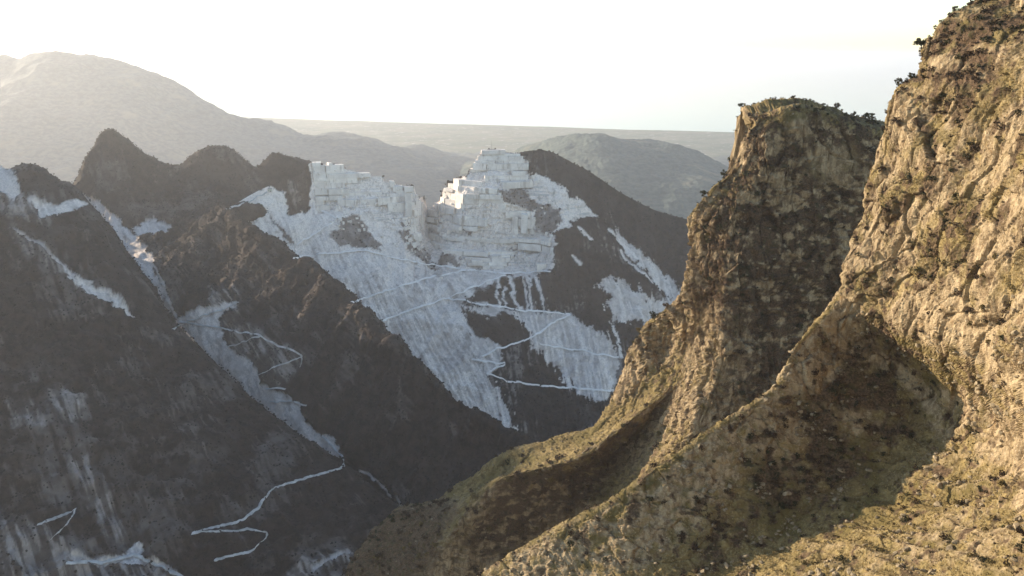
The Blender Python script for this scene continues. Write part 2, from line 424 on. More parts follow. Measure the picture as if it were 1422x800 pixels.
def build_quarry():
    xs = np.arange(270, 1061, 1.25); nt = 300
    yc = np.interp(xs, [p[0] for p in Q_CREST], [p[1] for p in Q_CREST])
    ys = np.arange(196, 662, 2.0)
    D = interp_columns(Q_COLS, xs, ys)
    t = np.linspace(0, 1, nt)[:, None]
    Y = yc[None] + t * (650 - yc[None])
    fi = np.clip((Y - ys[0]) / 2.0, 0, len(ys) - 1.001); i0 = fi.astype(int); fr = fi - i0
    J = np.broadcast_to(np.arange(len(xs)), Y.shape)
    Dd = D[i0, J] * (1 - fr) + D[i0 + 1, J] * fr
    G = place(np.broadcast_to(xs, Y.shape), Y, Dd)
    back = []
    for dy, dz in ((330, -330), (150, -120), (60, -36), (20, -8)):
        b = G[0].copy(); b[:, 1] += dy; b[:, 2] += dz; back.append(b)
    foot = G[-1].copy(); foot[:, 1] -= 160; foot[:, 2] -= 60
    G = np.concatenate([np.array(back), G, foot[None]])
    N = normals(G)
    px, py = project(G)
    wob = 5 * fbm(G / 30.0, 5, .7)
    wob2 = 5 * fbm(G / 30.0 + 50, 5, .7)
    lean = .62 - .5 * sstep(640, 740, px)                 # runnels down the fall line
    uv = np.stack([(G[..., 0] + lean * (G[..., 1] - 1700)) / 8.0, G[..., 1] / 120., G[..., 2] / 120.], -1)
    st = .75 * fbm(uv, 4, .6) + .4 * fbm(G / 13., 4, .6)
    wob = wob + 7 * st * sstep(330, 400, py); wob2 = wob2 - 7 * st * sstep(330, 400, py)
    white = np.max([sstep(-1.2, 1.2, poly(px + wob, py + wob2, p)) for p in Q_WHITE], 0)
    dark = np.max([sstep(-1.2, 1.2, poly(px + wob, py + wob2, p)) for p in Q_DARK], 0)
    grey = np.max([sstep(-1.5, 1.5, poly(px + wob, py + wob2, p)) for p in Q_GREY], 0)
    streak = np.max([sstep(3.2, .8, line(px + .5 * wob, py, q) + 1.2 * st) for q in Q_STREAK], 0)
    # grey-and-white mottle of the spoil slopes below the pits
    low = sstep(370, 400, py)
    spoil = white * (1 - dark) * np.clip(1 - (.25 + .75 * low) * sstep(-.45, .5, st + .5 * fbm(G / 60., 3)) * .9 * sstep(290, 330, py), 0, 1)
    spoil = spoil * (1 - .7 * sstep(.35, .6, fbm(G / 9.0, 4)) * sstep(250, 330, py))
    marble = np.clip(np.maximum(spoil, grey * (.25 + .6 * sstep(-.1, .4, st))) + streak * .9, 0, 1)
    scree = np.clip(np.maximum(white * (1 - .6 * dark), grey) + .35 * sstep(.1, .5, st) * sstep(.0, .5, fbm(G / 120., 3)), 0, 1)
    # quarried benches: the face steps back in level floors
    pit = np.max([sstep(-4, 6, poly(px, py, p)) for p in (
        [(432, 224), (520, 236), (575, 250), (600, 286), (650, 234), (668, 200), (716, 204), (740, 240), (800, 280), (830, 301), (770, 322), (766, 370), (745, 386), (600, 386), (560, 330), (500, 296), (440, 300)],)], 0)
    sawn = np.max([sstep(-2, 2, poly(px, py, p)) for p in (
        [(432, 222), (470, 226), (520, 234), (575, 248), (578, 330), (556, 300), (520, 292), (470, 288), (440, 298)],
        [(560, 255), (596, 262), (596, 330), (575, 345), (562, 330)],
        [(588, 276), (600, 270), (650, 232), (668, 198), (716, 204), (735, 232), (740, 262), (690, 262), (700, 284), (735, 292), (742, 320), (765, 330), (768, 352), (720, 350), (700, 372), (655, 376), (640, 352), (606, 350), (596, 330)])], 0)
    BENCH.update(G=G.copy(), N=N, pit=sawn)
    G = G + np.array([0, 1.0, -.4]) * (7.0 * sawn)[..., None]         # cut back behind the benches
    nat = 1 - pit
    big = ridged(G / [150., 150., 400.], 3) - .6
    d = nat * (9 * big + 2.0 * st + 1.2 * ridged(uv * [.4, 1, 1], 2)) + 1.0 * fbm(G / 7.0, 3) + pit * (3.0 * facets(G / [16., 16., 11.], 3)[0] + 1.6 * facets(G / 6., 4)[0])
    edge = sstep(0, 25, py - np.interp(px, [p[0] for p in Q_CREST], [p[1] for p in Q_CREST]))
    G = G + N * (d * (.15 + .85 * edge))[..., None]
    me = grid_mesh('quarry_mountain', G, {'marble': marble, 'scree': scree, 'bench': pit}, smooth=False)
    o = struct(obj('quarry_mountain', me, MAT_SLOPE), 'white marble mountain cut into stepped quarry benches above grey spoil slopes', 'mountain')
    return o, G, marble, np.clip(1 - scree - marble, 0, 1)
quarry, QG, Q_MARBLE, Q_VEG = build_quarry()

# ------------------------------------------------------------------ dark wooded spur and the left mountain
L2 = [
    [(100, 262, 1990), (145, 184, 2040), (200, 216, 2060), (245, 233, 2080), (275, 211, 2085), (310, 206, 2090), (352, 233, 2095), (378, 214, 2100), (400, 221, 2105), (426, 228, 2110), (446, 246, 2130)],
    [(112, 300, 1930), (150, 250, 1975), (200, 265, 1995), (245, 275, 2000), (272, 268, 2005), (300, 265, 2010), (340, 272, 2012), (365, 276, 2015), (385, 284, 2020), (410, 292, 2030), (430, 305, 2050)],
    [(150, 345, 1830), (178, 333, 1830), (205, 328, 1835), (228, 324, 1838), (246, 318, 1835), (262, 312, 1830), (278, 305, 1820), (290, 300, 1810), (301, 295, 1803), (313, 291, 1798), (335, 312, 1850)],
    [(200, 400, 1670), (232, 392, 1660), (262, 386, 1655), (295, 381, 1650), (322, 378, 1640), (348, 376, 1630), (372, 374, 1615), (395, 372, 1600), (416, 371, 1585), (437, 374, 1572), (462, 400, 1620)],
    [(288, 490, 1540), (322, 482, 1520), (356, 475, 1505), (392, 470, 1490), (420, 466, 1475), (446, 462, 1460), (470, 459, 1445), (492, 456, 1432), (509, 454, 1420), (526, 457, 1408), (552, 485, 1455)],
    [(375, 583, 1410), (405, 572, 1395), (435, 563, 1380), (466, 555, 1365), (494, 548, 1350), (520, 542, 1338), (544, 537, 1325), (566, 532, 1312), (584, 529, 1302), (602, 531, 1292), (628, 560, 1340)],
    [(470, 647, 1305), (495, 635, 1295), (520, 624, 1285), (545, 614, 1275), (568, 605, 1265), (590, 597, 1256), (610, 590, 1248), (630, 583, 1240), (648, 577, 1234), (667, 577, 1226), (692, 605, 1270)],
    [(560, 714, 1205), (580, 700, 1200), (600, 688, 1195), (620, 677, 1192), (638, 667, 1190), (656, 657, 1188), (672, 648, 1186), (688, 638, 1184), (704, 627, 1182), (724, 614, 1178), (750, 640, 1220)],
    [(650, 800, 1080), (668, 782, 1085), (686, 766, 1090), (704, 750, 1095), (720, 735, 1100), (734, 720, 1104), (746, 706, 1108), (758, 690, 1112), (770, 672, 1116), (784, 655, 1118), (810, 685, 1160)],
]
SPUR_WHITE = [
    [(106, 268), (135, 278), (160, 300), (195, 336), (215, 360), (212, 378), (235, 405), (232, 420), (210, 395), (190, 372), (160, 335), (130, 300), (108, 285)],
    [(185, 318), (215, 306), (240, 318), (235, 328), (190, 330)],
    [(235, 458), (250, 440), (275, 430), (300, 425), (330, 418), (330, 428), (300, 440), (310, 462), (315, 480), (350, 500), (365, 535), (420, 560), (432, 590), (445, 605), (465, 605), (478, 640), (470, 650), (440, 620), (400, 595), (330, 540), (280, 500)],
]
SPUR_GREY = [
    [(310, 440), (360, 465), (420, 490), (420, 510), (390, 540), (350, 520), (325, 480)],
    [(290, 400), (335, 405), (335, 440), (300, 440)],
    [(195, 370), (230, 395), (245, 440), (235, 450), (215, 410)],
]
def slope_sheet(name, label, ctrl, white, grey, step, amp, back=True, thin=(), patch=0.0, extra=None):
    C = place(*np.moveaxis(np.array(ctrl, float), -1, 0))
    if back:
        b1 = C[0].copy(); b1[:, 1] += 60; b1[:, 2] -= 45
        b2 = C[0].copy(); b2[:, 1] += 320; b2[:, 2] -= 320
        C = np.concatenate([[b2, b1], C])
    G = dense(C, step, 10, .45, hidden_rows=(0, 1) if back else ())
    N = normals(G)
    px, py = project(G)
    crest_row = int(np.argmin(py.mean(1))) if back else 0
    wob, wob2 = 4 * fbm(G / 22.0, 5, .7), 4 * fbm(G / 22.0 + 40, 5, .7)
    st = fbm(np.stack([(G[..., 0] + .8 * G[..., 1]) / 9., (G[..., 1] - .8 * G[..., 0]) / 90., G[..., 2] / 60.], -1), 4, .6)
    wm = np.zeros(px.shape); gm = np.zeros(px.shape)
    for p in white: wm = np.maximum(wm, sstep(-1.5, 1.5, poly(px + wob, py + wob2, p)))
    for p in grey: gm = np.maximum(gm, sstep(-8, 6, poly(px + 1.5 * wob, py + wob2, p)))
    for q, w_ in thin: wm = np.maximum(wm, sstep(w_ + 1.2, w_ - .8, line(px + .4 * wob, py + .4 * wob2, q)))
    big = fbm(G / 90., 4)
    marble = np.clip(wm * (.85 - .55 * sstep(-.15, .4, st + .5 * fbm(G / 8., 3))) + gm * .12 * sstep(-.1, .45, st), 0, 1)
    scree = np.clip(wm + gm * (.10 + .28 * sstep(-.2, .4, st)) + patch * sstep(.12, .6, big + .5 * st), 0, 1)
    if extra is not None:
        e = np.zeros(px.shape)
        for p, s_ in extra: e = np.maximum(e, s_ * sstep(-35, 30, poly(px + 3 * wob, py + 3 * wob2, p)))
        scree = np.clip(scree + e * sstep(-.15, .35, fbm(G / 26., 4) + .4 * st), 0, 1)
    d = amp * (ridged(G / [120., 120., 300.], 4, .55) - .6) + .5 * amp * (ridged(G / [38., 38., 120.], 3) - .5) + .3 * amp * fbm(G / [16., 16., 34.], 4)
    d = d * (1 - .5 * wm)
    if back: d = d * (.35 + .65 * sstep(0, 60, py - py[crest_row][None]))
    G = G + N * d[..., None]
    me = grid_mesh(name, G, {'marble': marble, 'scree': scree})
    o = struct(obj(name, me, MAT_SLOPE), label, 'hillside')
    return o, G, np.clip(1 - 1.3 * scree - marble, 0, 1)
spur, SG, S_VEG = slope_sheet('wooded_spur', 'dark wooded spur with pointed tops running down in front of the quarry', L2, SPUR_WHITE, SPUR_GREY, 2.1, 9.0,
    thin=(([(140, 300), (165, 345), (200, 390), (240, 442)], 1.6), ([(215, 370), (232, 400), (246, 440)], 1.0), ([(505, 655), (530, 670), (548, 690)], 1.2), ([(558, 690), (563, 712)], 1.2)), patch=.12)

L1 = [
    [(-1250, 60, 1000), (-800, -44, 1420), (-420, -15, 1800), (-170, 95, 1710), (-50, 190, 1665), (0, 237, 1650), (28, 230, 1648), (50, 234, 1640), (80, 255, 1620), (108, 274, 1600), (170, 362, 1525), (240, 456, 1440), (330, 542, 1340), (400, 598, 1275), (480, 653, 1215), (560, 716, 1140), (640, 790, 1050)],
    [(-1250, 200, 900), (-800, 110, 1270), (-420, 140, 1600), (-170, 225, 1555), (-55, 285, 1520), (-10, 310, 1510), (20, 312, 1505), (45, 318, 1500), (72, 335, 1485), (100, 355, 1470), (160, 425, 1410), (228, 505, 1345), (310, 580, 1265), (380, 628, 1215), (460, 680, 1165), (545, 738, 1105), (630, 810, 1025)],
    [(-1250, 400, 800), (-800, 320, 1120), (-420, 330, 1390), (-170, 385, 1360), (-60, 425, 1335), (-20, 440, 1330), (8, 442, 1325), (35, 448, 1320), (62, 460, 1310), (90, 475, 1295), (145, 525, 1255), (212, 585, 1210), (290, 640, 1160), (355, 680, 1125), (432, 720, 1090), (525, 768, 1050), (615, 830, 990)],
    [(-1250, 620, 720), (-800, 560, 980), (-420, 560, 1155), (-170, 585, 1140), (-65, 596, 1132), (-30, 600, 1130), (0, 602, 1127), (25, 606, 1124), (50, 612, 1120), (75, 620, 1115), (130, 650, 1095), (195, 690, 1070), (265, 725, 1045), (330, 748, 1030), (405, 772, 1015), (500, 805, 990), (600, 855, 950)],
    [(-1250, 850, 640), (-800, 800, 850), (-420, 790, 960), (-170, 775, 966), (-75, 767, 973), (-40, 765, 975), (-10, 765, 976), (15, 767, 977), (40, 770, 978), (65, 774, 978), (118, 790, 970), (180, 808, 962), (245, 822, 955), (305, 830, 950), (380, 842, 945), (480, 862, 930), (590, 900, 900)],
    [(-1250, 1050, 570), (-800, 1010, 720), (-420, 1000, 790), (-170, 985, 800), (-75, 977, 804), (-40, 975, 805), (-10, 975, 805), (15, 975, 805), (40, 975, 806), (65, 976, 806), (118, 980, 805), (180, 985, 803), (245, 990, 800), (305, 995, 800), (380, 1000, 800), (480, 1015, 790), (590, 1040, 770)],
]
LEFT_WHITE = [
    [(-10, 232), (18, 236), (30, 262), (20, 280), (-10, 262)],
    [(40, 280), (75, 290), (110, 275), (120, 285), (90, 300), (60, 310)],
    [(85, 372), (112, 390), (148, 412), (188, 442), (183, 447), (140, 422), (108, 396)],
    [(90, 778), (140, 781), (170, 775), (178, 760), (195, 753), (200, 764), (190, 773), (215, 784), (255, 803), (205, 792), (150, 788), (110, 790)],
]
LEFT_GREY = [[(0, 270), (60, 280), (70, 320), (0, 300)], [(15, 320), (60, 350), (90, 375), (80, 382), (30, 345)],
             [(95, 640), (125, 640), (180, 745), (150, 750)], [(0, 720), (60, 735), (110, 775), (250, 805), (200, 840), (80, 850), (0, 860)], [(395, 795), (480, 770), (490, 780), (420, 815)],
             [(10, 560), (50, 570), (60, 600), (20, 590)], [(80, 540), (115, 560), (100, 590), (75, 570)]]
left, LG, L_VEG = slope_sheet('left_mountainside', 'dark scrubby mountainside with pale scree scars left of the spur', L1, LEFT_WHITE, LEFT_GREY, 2.1, 11.0,
    thin=(([(20, 322), (60, 350), (90, 376)], .8), ([(435, 795), (480, 775)], 3.0)), patch=.14,
    extra=[([(-40, 480), (80, 520), (200, 640), (190, 780), (-40, 800)], .10), ([(180, 560), (300, 620), (260, 720), (170, 650)], .12), ([(380, 770), (520, 750), (520, 860), (360, 860)], .2)])

# valley floor that closes the ground below the slopes
def build_floor():
    n = 90
    xs = np.linspace(-2600, 2600, n); ys = np.linspace(-900, 4200, n)
    X, Y = np.meshgrid(xs, ys)
    P = np.stack([X, Y, 0 * X], -1)
    Z = 165 + 25 * fbm(P / 500., 4) - np.clip((Y - 1900) / 2300, 0, 1) * 140
    struct(obj('valley_floor', grid_mesh('valley_floor', np.stack([X, Y, Z], -1), {'marble': 0 * X, 'scree': .3 + 0 * X}), MAT_SLOPE),
           'dark valley floor between the quarry slopes and the rocky spur', 'valley')
build_floor()

# ------------------------------------------------------------------ the rock tower with its spur, and the near cliff
def rock_sheet(name, label, C, step, veg_fn, hidden_rows=(), tension=.4, amp=1.0, dip=np.array([0., 0., 0.]), ribs=None, bed=((.12, .1, 1.0), 4.2, 1.3)):
    G = dense(C, step, 9, tension, hidden_rows)
    N = normals(G)
    steep = 1 - np.abs(N[..., 2])
    # upright ribs and clefts, then broken blocks and rubble
    wq = G + 2.5 * np.stack([fbm(G / 16. + 5, 2), fbm(G / 16. + 25, 2), fbm(G / 16. + 45, 2)], -1)
    q = (wq + dip * wq[..., 2:3]) * [1.0, 1.0, .3]
    d = 2.4 * fbm(q / 15., 3) * (.35 + .9 * steep)
    d -= 1.5 * sstep(.5, 1.0, ridged(q / 11., 1)) * (.2 + steep)
    f1, e1 = facets(q / 8.5, 1); f2, e2 = facets(wq * [1, 1, .6] / 2.1, 2)
    d += 2.5 * f1 * (.2 + steep) - 1.0 * sstep(.08, 0, e1) * steep
    f3, e3 = facets(wq / .95, 5)
    d += .5 * f2 * (.45 + .7 * steep) - .25 * sstep(.12, 0, e2) + .26 * f3
    d += .22 * fbm(G / 1.1, 3)
    b = (G @ np.array(bed[0])) / bed[1] + .55 * fbm(G / 9., 3); fr = b % 1.0
    d += bed[2] * (np.where(fr < .85, fr / .85, (1 - fr) / .15) - .5) * (.25 + steep) * sstep(-.5, .3, fbm(G / 14. + 3, 2))
    if ribs is not None:
        m, ac, al = ribs(G); d = d + m * 1.9 * (ridged(np.stack([ac / 9., al / 46., G[..., 2] / 40.], -1), 3) - .6) / amp
    G = G + N * (amp * d)[..., None]
    N2 = normals(G)
    px, py = project(G)
    attrs = veg_fn(G, N, N2, px, py)
    me = grid_mesh(name, G, attrs, smooth=False)
    return struct(obj(name, me, MAT_NEAR), label, 'cliff'), G, N, attrs

# columns: far side low, far side, A crest, hollow, B crest, gully, C crest, right face, far right
M_ROWS = [
    [(470, 830, 500), (510, 838, 490), (575, 850, 468), (680, 885, 474), (760, 905, 478), (880, 900, 430), (1000, 900, 432), (1150, 910, 440)],
    [(500, 765, 520), (545, 772, 500), (600, 790, 471), (700, 815, 478), (800, 820, 482), (900, 800, 430), (1020, 800, 434), (1180, 820, 442)],
    [(548, 712, 535), (595, 712, 510), (632, 732, 473), (700, 742, 489), (800, 752, 490), (900, 740, 430), (1040, 730, 434), (1200, 740, 444)],
    [(612, 693, 540), (645, 690, 516), (690, 668, 475), (750, 690, 486), (825, 700, 490), (905, 680, 430), (1060, 660, 434), (1210, 670, 444)],
    [(692, 636, 525), (730, 640, 506), (752, 650, 472), (800, 658, 486), (852, 660, 496), (935, 630, 430), (1080, 590, 434), (1215, 590, 444)],
    [(765, 611, 518), (795, 620, 500), (806, 634, 467), (842, 630, 477), (882, 612, 490), (965, 585, 430), (1090, 530, 435), (1220, 520, 445)],
    [(828, 591, 512), (850, 590, 494), (866, 588, 470), (892, 582, 471), (918, 566, 474), (990, 530, 430), (1095, 480, 436), (1222, 470, 446)],
    [(858, 542, 510), (890, 545, 494), (926, 535, 477), (938, 530, 470), (950, 518, 463), (1003, 480, 432), (1100, 430, 438), (1225, 425, 447)],
    [(884, 466, 506), (925, 478, 496), (956, 482, 482), (964, 478, 472), (974, 468, 460), (1006, 430, 434), (1105, 385, 440), (1226, 380, 448)],
    [(944, 410, 478), (953, 415, 470), (964, 410, 462), (976, 405, 454), (990, 398, 446), (1016, 380, 438), (1110, 340, 442), (1228, 330, 449)],
    [(959, 342, 470), (966, 345, 463), (976, 342, 456), (988, 338, 450), (1006, 332, 444), (1036, 318, 442), (1120, 290, 445), (1228, 280, 450)],
    [(960, 296, 466), (970, 300, 461), (988, 292, 456), (1006, 285, 450), (1026, 280, 446), (1058, 268, 444), (1130, 250, 447), (1229, 245, 452)],
    [(1018, 232, 462), (1027, 234, 457), (1038, 230, 453), (1050, 226, 449), (1064, 222, 446), (1092, 215, 446), (1150, 208, 450), (1230, 212, 455)],
    [(1038, 188, 460), (1045, 190, 456), (1054, 186, 453), (1066, 182, 450), (1080, 178, 448), (1105, 172, 448), (1160, 178, 453), (1230, 190, 458)],
    [(1052, 168, 462), (1064, 162, 458), (1078, 157, 456), (1092, 153, 454), (1108, 150, 454), (1128, 151, 456), (1165, 160, 460), (1232, 180, 464)],
]
def build_tower():
    R = np.array(M_ROWS, float); e = R[:, -1:]
    R = np.concatenate([R, e + [75, 14, 22], e + [190, 60, 55], e + [330, 130, 80]], 1)   # the wall runs on behind the near cliff
    C = place(*np.moveaxis(R, -1, 0))
    # behind the last row: the flat top and the far wall
    t1 = C[-1].copy(); t1[:, 1] += 14; t1[:, 2] -= .8
    t2 = C[-1].copy(); t2[:, 1] += 40; t2[:, 2] -= 22
    t3 = C[-1].copy(); t3[:, 1] += 90; t3[:, 2] -= 330; t3[:, 0] += 20
    C = np.concatenate([C, [t1, t2, t3]])
    # far side of the outline: it drops away to the left, into the valley
    k = len(C)
    def behind(dd, dz, dx):
        a = C[:, 0].copy(); k = 1 + dd / a[:, 1]; a[:, 0] = a[:, 0] * k + dx; a[:, 1] *= k; a[:, 2] += dz; return a
    a1, a2, a3 = behind(26, -22, 1), behind(95, -170, 2), behind(250, -250, -40)
    a3[:, 2] = 190
    C = np.concatenate([a3[:, None], a2[:, None], a1[:, None], C], 1)
    def veg(G, N, N2, px, py):
        steep = 1 - np.abs(N[..., 2])
        n1 = fbm(G * [1, 1, 1.6] / 10., 5, .6); n2 = fbm(G / 4., 4)
        lawn = np.maximum(sstep(-10, 12, poly(px, py, [(560, 720), (640, 670), (700, 625), (800, 600), (850, 560), (880, 560), (850, 600), (760, 645), (690, 662), (640, 700)])), 0)
        grass = np.clip(sstep(.62, .38, steep + .16 * n2) + lawn + .6 * sstep(.1, .5, n1), 0, 1)
        tower = sstep(0, 40, poly(px, py, [(940, 430), (960, 280), (1040, 140), (1240, 140), (1240, 640), (1010, 640), (1010, 470)]))
        gully = sstep(-10, 20, poly(px + 8 * n1, py, [(700, 660), (800, 640), (870, 590), (900, 585), (835, 690), (700, 780), (640, 760)]))
        scrub = np.clip(tower * sstep(-.25, .2, n1 + .35 * n2 + .25 * (py > 290)) + gully * sstep(-.5, 0, n1 + .4 * n2) + .8 * sstep(.12, .4, n2), 0, 1)
        scrub = scrub * (1 - .9 * lawn)
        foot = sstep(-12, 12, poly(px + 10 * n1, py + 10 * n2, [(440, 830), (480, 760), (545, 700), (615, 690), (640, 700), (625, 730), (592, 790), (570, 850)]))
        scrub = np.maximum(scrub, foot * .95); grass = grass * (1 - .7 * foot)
        pale = sstep(-6, 12, poly(px + 6 * n2, py + 6 * n1, [(1120, 205), (1190, 200), (1200, 240), (1140, 260), (1115, 240)])) + sstep(-6, 10, poly(px + 6 * n2, py, [(1085, 160), (1125, 158), (1125, 195), (1090, 185)]))
        return {'grass': grass, 'scrub': np.clip(scrub - .8 * pale, 0, 1)}
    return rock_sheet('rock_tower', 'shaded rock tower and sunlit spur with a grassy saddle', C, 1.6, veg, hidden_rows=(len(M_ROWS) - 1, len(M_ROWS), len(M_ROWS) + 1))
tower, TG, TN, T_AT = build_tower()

N_ROWS = [
    [(1415, -25, 262), (1450, 0, 245), (1500, 20, 225), (1570, 40, 200), (1640, 70, 175), (1800, 120, 130)],
    [(1395, -2, 264), (1425, 25, 248), (1470, 60, 228), (1540, 100, 202), (1620, 150, 175), (1780, 220, 130)],
    [(1345, 8, 268), (1375, 45, 252), (1425, 95, 232), (1500, 160, 205), (1590, 230, 175), (1750, 330, 130)],
    [(1308, 32, 271), (1338, 80, 256), (1390, 140, 236), (1465, 215, 208), (1565, 300, 175), (1730, 420, 130)],
    [(1283, 66, 274), (1313, 115, 259), (1368, 180, 239), (1448, 262, 210), (1550, 360, 175), (1720, 490, 130)],
    [(1276, 102, 276), (1300, 150, 262), (1355, 220, 241), (1435, 310, 211), (1540, 415, 175), (1710, 560, 130)],
    [(1240, 128, 280), (1272, 185, 264), (1335, 260, 243), (1420, 350, 212), (1530, 460, 175), (1700, 610, 130)],
    [(1228, 180, 282), (1258, 235, 266), (1318, 305, 245), (1408, 390, 213), (1525, 500, 174), (1690, 650, 130)],
    [(1205, 255, 283), (1238, 300, 268), (1300, 360, 247), (1395, 430, 214), (1520, 535, 173), (1680, 690, 130)],
    [(1182, 335, 283), (1218, 370, 269), (1285, 415, 249), (1385, 468, 216), (1515, 565, 172), (1670, 730, 130)],
    [(1168, 402, 281), (1206, 428, 270), (1275, 470, 252), (1370, 512, 222), (1500, 600, 176), (1650, 760, 130)],
    [(1145, 442, 278), (1196, 480, 268), (1275, 530, 252), (1360, 565, 226), (1480, 640, 182), (1630, 790, 132)],
    [(1108, 480, 275), (1178, 532, 262), (1278, 598, 244), (1355, 625, 220), (1465, 690, 180), (1610, 830, 132)],
    [(1076, 540, 271), (1145, 590, 257), (1225, 650, 240), (1320, 675, 216), (1445, 735, 178), (1590, 870, 132)],
    [(1000, 591, 268), (1060, 650, 252), (1135, 712, 235), (1245, 738, 210), (1395, 785, 175), (1560, 920, 130)],
    [(930, 640, 266), (985, 710, 247), (1055, 772, 229), (1170, 805, 202), (1335, 850, 168), (1520, 990, 126)],
    [(850, 698, 266), (905, 780, 243), (975, 848, 221), (1095, 890, 193), (1270, 940, 160), (1470, 1070, 121)],
    [(770, 738, 270), (830, 830, 242), (895, 908, 216), (1015, 965, 186), (1200, 1020, 153), (1420, 1140, 117)],
    [(690, 788, 276), (750, 888, 243), (815, 968, 212), (935, 1038, 180), (1120, 1100, 147), (1370, 1210, 113)],
    [(600, 850, 284), (660, 955, 246), (725, 1035, 212), (850, 1110, 176), (1040, 1180, 142), (1310, 1280, 110)],
]
def build_cliff():
    R = np.array(N_ROWS, float)
    for k, m in enumerate((1.0, 1.036, 1.062, 1.06, 1.055, 1.04)):   # deepen the gully
        R[11:, k, 2] *= m
    C = place(*np.moveaxis(R, -1, 0))
    t0 = C[0].copy(); t0[:, 1] += 25; t0[:, 2] -= 5
    C = np.concatenate([[t0], C])
    a1 = C[:, 0].copy(); a1[:, 0] += 3; a1[:, 1] += 7; a1[:, 2] -= 5
    a2 = C[:, 0].copy(); a2[:, 0] += 6; a2[:, 1] += 22; a2[:, 2] -= 45
    a3 = C[:, 0].copy(); a3[:, 0] += 0; a3[:, 1] += 60; a3[:, 2] -= 190
    C = np.concatenate([a3[:, None], a2[:, None], a1[:, None], C], 1)
    def veg(G, N, N2, px, py):
        steep = 1 - np.abs(N[..., 2])
        n1 = fbm(G / 11., 4); n2 = fbm(G / 3.6, 4)
        sh = (G + np.array([.5, .5, 0]) * G[..., 2:3]) * [1, 1, .28]; n3 = fbm(sh / 6., 4); n4 = fbm(sh / 18. + 9, 3)
        wall = sstep(-10, 25, poly(px, py, [(1160, 410), (1220, 120), (1300, 0), (1440, -30), (1440, 420), (1300, 420), (1220, 420)]))
        grass = np.clip(sstep(.60, .34, steep + .14 * n2) * (1 - .55 * wall) + .75 * sstep(.05, .4, n1), 0, 1)
        bare = sstep(-4, 6, poly(px + 5 * n2, py + 5 * n1, [(862, 765), (915, 715), (935, 712), (920, 740), (885, 768)]))
        stony = sstep(-15, 20, poly(px + 10 * n1, py + 10 * n2, [(640, 800), (770, 735), (850, 698), (1000, 591), (1100, 490), (1110, 540), (1040, 650), (960, 740), (900, 800)]))
        pale = sstep(-30, 30, poly(px + 20 * n1, py + 20 * n2, [(1180, 800), (1300, 720), (1422, 640), (1440, 810)])) + sstep(-10, 15, poly(px + 12 * n1, py + 12 * n2, [(1310, 560), (1360, 480), (1430, 380), (1430, 620), (1370, 640)]))
        rm, ac, al = bank_ribs(G); rb = ridged(np.stack([ac / 9., al / 46., G[..., 2] / 40.], -1), 3)
        grass = grass - rm * .5 * sstep(.85, 1.35, rb + .35 * n2)
        grass = np.clip(grass - .75 * stony * sstep(-.5, .2, n2) - .35 * pale * sstep(-.3, .3, n2), 0, 1)
        cap = sstep(-10, 20, poly(px + 14 * n1, py + 14 * n2, [(1280, 30), (1340, 0), (1430, -20), (1430, 50), (1390, 80), (1400, 130), (1330, 160), (1300, 110), (1280, 120)]))
        flank = sstep(-15, 40, poly(px, py, [(1168, 420), (1280, 440), (1290, 600), (1130, 720), (1010, 800), (940, 800), (1000, 680), (1080, 580)]))
        scrub = np.clip(.95 * cap * sstep(-.4, .1, n1 + .5 * n2) + .9 * flank * sstep(-.45, .15, n1 + .5 * n2) + .9 * sstep(.3, .55, n2 + .4 * n1) + .8 * wall * sstep(.2, .55, n3 + .5 * n4), 0, 1)
        grass = np.clip(grass + .75 * wall * sstep(0, .35, n4 - .3 * n3), 0, 1)
        return {'grass': np.clip(grass - bare, 0, 1), 'scrub': np.clip(scrub - bare, 0, 1)}
    return rock_sheet('near_cliff', 'tall sunlit limestone cliff above a shaded gully and rocky slope', C, 1.6, veg, amp=.5, dip=np.array([.5, .5, 0.]), ribs=bank_ribs, bed=((.3, .82, .5), 3.1, 1.5))
def bank_ribs(G):
    px, py = project(G)
    m = sstep(-10, 60, poly(px, py, [(990, 820), (1290, 600), (1330, 470), (1450, 420), (1600, 600), (1500, 900)]))
    return m, .93 * G[..., 0] + .37 * G[..., 1], .37 * G[..., 0] - .93 * G[..., 1]
cliff, CG, CN, C_AT = build_cliff()

# ------------------------------------------------------------------ helpers to stand things on the ground
bpy.context.view_layer.update()
_dg = bpy.context.evaluated_depsgraph_get()
def hit(px, py):
    """the place and slope seen at a photograph pixel"""
    d = place(px, py, 1.0) - CAM
    ok, loc, nrm, _, ob, _ = scene.ray_cast(_dg, Vector(CAM), Vector(d).normalized())
    return (np.array(loc), np.array(nrm), ob.name) if ok else (None, None, None)
def visible(p, tol=3.0):
    d = p - CAM; L = np.linalg.norm(d)
    ok, loc, *_ = scene.ray_cast(_dg, Vector(CAM), Vector(d / L))
    return (not ok) or np.linalg.norm(np.array(loc) - CAM) > L - tol
def simple(name, rgb, rough=.9, var=.35, scale=1.0, bump=0.0):
    M = Mat(name, rough)
    lo = tuple(v * (1 - var) for v in rgb); hi = tuple(min(1, v * (1 + var)) for v in rgb)
    n = M.noise(scale, 5, .65)
    M.colour(M.mix(M.ramp(n, .35, .65), lo, hi))
    if bump: M.bump(n, bump, .7)
    return M.m
MAT_DUST = simple('marble_dust', (.86, .79, .74), .95, .08, .08)
MAT_TRACK = simple('dusty_track', (.52, .485, .46), .95, .25, .08)
